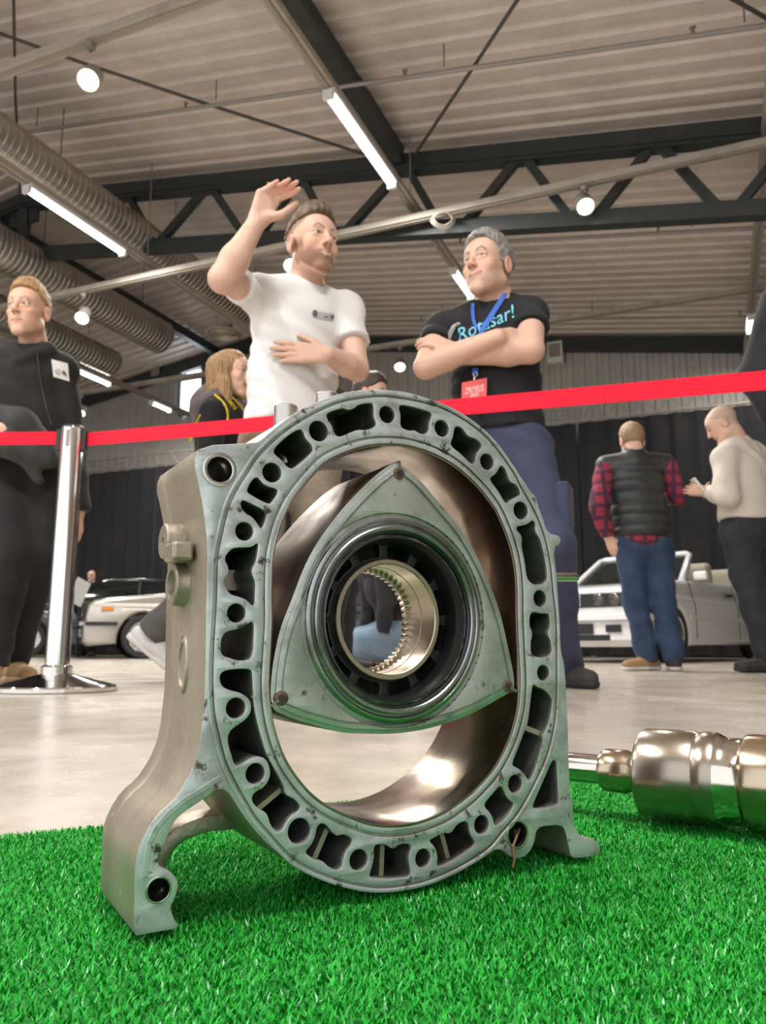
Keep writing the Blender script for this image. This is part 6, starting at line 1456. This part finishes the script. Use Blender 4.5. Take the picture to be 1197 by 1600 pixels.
def make_car(name, loc, heading, label, paint, convertible=False, rimdark=False, scale=1.0, chrome=False):
    o = thing(name, loc, heading, label, 'car'); o.scale = (scale,) * 3
    v, f = car_body_mesh(convertible); auto_smooth(mesh_from('car_body', v, f, paint, o), 40)
    hw = CAR_W / 2
    gh = lambda x, z: .0
    if not convertible:
        prof = np.array([(1.28, .93), (1.92, 1.31), (2.05, 1.345), (2.6, 1.365), (3.0, 1.35), (3.25, 1.315), (3.92, .94)])
        v, f = extrude_loops([prof], -.70, .70, .03, 1); z = v[:, 2]; v[:, 1] *= 1.06 - .20 * np.clip((z - .93) / .42, 0, 1); auto_smooth(mesh_from('glasshouse', v, f, M_glass, o), 40)
        rp = np.array([(1.90, 1.30), (2.05, 1.35), (2.6, 1.385), (3.0, 1.37), (3.28, 1.32), (3.24, 1.29), (2.9, 1.31), (2.2, 1.30)])
        v, f = extrude_loops([rp], -.61, .61, .03, 2); auto_smooth(mesh_from('roof', v, f, paint, o), 40)
        for sgn in (-1, 1):
            for pts in ([(1.27, .93), (1.93, 1.32)], [(2.55, .94), (2.60, 1.35)], [(3.80, .94), (3.25, 1.33)], [(3.55, .94), (3.15, 1.33)]):
                m = MB(); (a, b) = pts; m.bar((a[0], sgn * .745, a[1]), (b[0], sgn * .61, b[1]), .045, .06); m.build('pillar', paint if pts[0][0] != 2.55 else M_trim, o)
    else:
        m = MB(); m.tube([(1.27, -.70, .93), (1.78, -.60, 1.27), (1.84, -.54, 1.30), (1.84, .54, 1.30), (1.78, .60, 1.27), (1.27, .70, .93)], .038, 10); auto_smooth(m.build('windscreen_frame', paint, o), 50)
        m = MB(); m.add([(1.30, -.68, .94), (1.30, .68, .94), (1.80, .57, 1.27), (1.80, -.57, 1.27)], [(0, 1, 2, 3)]); m.build('windscreen', M_glass, o)
        m = MB(); m.box((2.65, 0, .951), (1.9, 1.24, .012)); m.build('cabin_floor', M_trim, o)
        for sgn in (-1, 1):
            for xx, zz in ((2.35, 1.0), (3.15, .98)):
                q = MB(); q.box((xx, sgn * .36, zz + .05), (.20, .50, .34), Matrix.Rotation(math.radians(-12), 3, 'Y')); st_ = q.build('seat_back', M_seat, o); bv = st_.modifiers.new('b', 'BEVEL'); bv.width = .06; bv.segments = 3
            q = MB(); q.bar((1.55, sgn * .66, .95), (1.84, sgn * .58, 1.22), .02, .03); q.build('quarter_frame', paint, o)
    # front
    m = MB(); m.box((.028, 0, .665), (.05, 1.30, .155)); gp_ = m.build('grille_panel', M_trim, o); bv = gp_.modifiers.new('b', 'BEVEL'); bv.width = .012
    for sy in (-.52, -.33, .33, .52):
        m = MB(); m.lathe([(.0001, .012), (.045, .010), (.066, .0), (.072, -.01)], 20, M=Matrix.Translation((-.002, sy, .668)) @ Matrix.Rotation(-math.pi / 2, 4, 'Y')); auto_smooth(m.build('headlamp', M_lamp, o), 40)
    for sy in (-.065, .065):
        m = MB(); m.box((.0, sy, .672), (.03, .10, .15)); k = m.build('kidney_grille', M_chromecar, o); bv = k.modifiers.new('b', 'BEVEL'); bv.width = .02
        for j in range(5): m = MB(); m.box((-.012, sy - .036 + .018 * j, .672), (.016, .008, .12)); m.build('grille_bar', M_trim, k)
    m = MB(); m.bar((-.02, -.74, .475), (-.02, .74, .475), .06, .05); m.build('bumper_strip', M_chromecar if chrome else M_trim if not convertible else paint, o)
    m = MB(); m.box((-.015, 0, .36), (.03, .52, .11)); m.build('number_plate', M_plate if not convertible else M_trim, o)
    for sy in (-.5, .5): m = MB(); m.box((-.006, sy, .36), (.03, .17, .075)); m.build('fog_lamp', M_lamp if not convertible else M_trim, o)
    m = MB(); m.box((.0, 0, .265), (.03, .9, .06)); m.build('lower_intake', M_trim, o)
    # sides: sill, rub strip, door seams, handle, mirrors, indicators
    for sgn in (-1, 1):
        ys = sgn * (hw + .002)
        m = MB(); strip_side(m, [(1.2, .50), (2.96, .50)], .045, ys); m.build('rub_strip', M_trim if not convertible else paint, o)
        for px_ in (1.33, 2.62):
            m = MB(); strip_side(m, [(px_, .26), (px_, .62)], .006, ys, .003); m.bar((px_, ys, .62), (px_, sgn * (hw * .915), .93), .006, .006); m.build('door_seam', M_trim, o)
        m = MB(); m.box((2.45, sgn * (hw * .955), .80), (.14, .03, .03)); m.build('door_handle', M_trim, o)
        m = MB(); m.box((1.52, sgn * .83, .99), (.10, .17, .11)); k = m.build('door_mirror', paint, o); bv = k.modifiers.new('b', 'BEVEL'); bv.width = .03; bv.segments = 2
        m = MB(); m.box((.30, sgn * (hw * .955), .68), (.16, .02, .05)); m.build('indicator', M_orange, o)
        m = MB(); m.bar((.02, ys * .97, .475), (.44, ys, .475), .03, .05); m.build('bumper_side', M_trim if not convertible else paint, o)
        for wx in (.80, 3.37):
            T = Matrix.Translation((wx, sgn * (hw - .10), .305)) @ Matrix.Rotation(-sgn * math.pi / 2, 4, 'X')
            m = MB(); m.lathe([(.20, -.09), (.285, -.10), (.303, -.075), (.305, 0), (.303, .075), (.285, .10), (.225, .095), (.215, .06)], 36, M=T); w_ = auto_smooth(m.build('tyre', M_tyre, o), 40)
            m = MB(); m.lathe([(.222, .085), (.215, .095), (.200, .085), (.195, .03), (.0001, .015)], 36, M=T); rm = auto_smooth(m.build('rim', M_rim if not rimdark else M_trim, w_), 40)
            for k in range(20):
                a = 2 * math.pi * k / 20; q = MB(); d1, d2 = Vector((.05 * math.cos(a), .05 * math.sin(a), .085)), Vector((.203 * math.cos(a + .1), .203 * math.sin(a + .1), .075)); q.bar(T @ d1, T @ d2, .011, .011); q.build('spoke', M_rim, w_)
            m = MB(); m.lathe([(.0001, .10), (.045, .098), (.055, .08)], 16, M=T); m.build('hub_cap', M_rim, w_)
    return o
def paint(name, c, rough=.25, metal=0.): return mat(name, c, rough, metal, coat=.7)
def place_car(front_corner, a, left_visible=True): pass
P_white = paint('white paint', (.72, .73, .73)); P_silver = paint('silver paint', (.42, .39, .35), .32, .6); P_black = paint('black paint', (.012, .012, .014)); P_dark = paint('dark blue paint', (.014, .016, .024))
def car_at(corner, a, side, *args, **kw):
    """corner: ground point of the front corner on the viewer-side flank; a: heading of nose->tail in the ground plane; side +1 if that flank is the car's local +y"""
    ax = np.array([math.cos(a), math.sin(a)]); ay = np.array([-math.sin(a), math.cos(a)]); sc = kw.get('scale', 1.0)
    loc = np.asarray(corner) - ay * side * CAR_W / 2 * sc
    return make_car(args[0], (loc[0], loc[1], 0), a, *args[1:], **kw)
a_w = math.radians(46); D_ = 8.0; X_ = (1006 - 598.5) / 1268 * D_
car_at((X_, D_), a_w, -1, 'convertible_car', 'white open-top car with beige seats behind the man in the quilted vest', P_white, convertible=True, scale=.97)
a_s = math.radians(22); D_ = 11.6; X_ = (128 - 598.5) / 1268 * D_
car_at((X_, D_), a_s, -1, 'saloon_car', 'silver car with spoked wheels, its nose beside the chrome post', P_silver, chrome=True, scale=1.06)
a_b = math.radians(24); D_ = 13.0; X_ = (-45 - 598.5) / 1268 * D_
car_at((X_, D_), a_b, -1, 'saloon_car', 'black car at the far left, partly hidden behind the silver car', P_black, chrome=True)
a_d = math.radians(68); D_ = 8.3; X_ = (588 - 598.5) / 1268 * D_
car_at((X_, D_), a_d, -1, 'saloon_car', 'dark car glimpsed through the middle of the engine rotor', P_dark)
# small pale sign standing between the far cars
p = at_y(124, 925, 13.45); o = thing('display_sign', (p[0], p[1], 0), math.radians(-20), 'small pale tilted sign standing between the far cars', 'sign')
x = MB(); x.box((0, 0, p[2]), (.30, .02, .42), Matrix.Rotation(math.radians(25), 3, 'Y')); x.build('board', M_plate, o)
x = MB(); x.tube([(0, .02, .0), (0, .02, p[2])], .015, 8); x.build('stand', M_trim, o)
x = MB(); x.lathe([(.0001, .02), (.07, .015), (.08, 0)], 20); x.build('foot', M_trim, o)
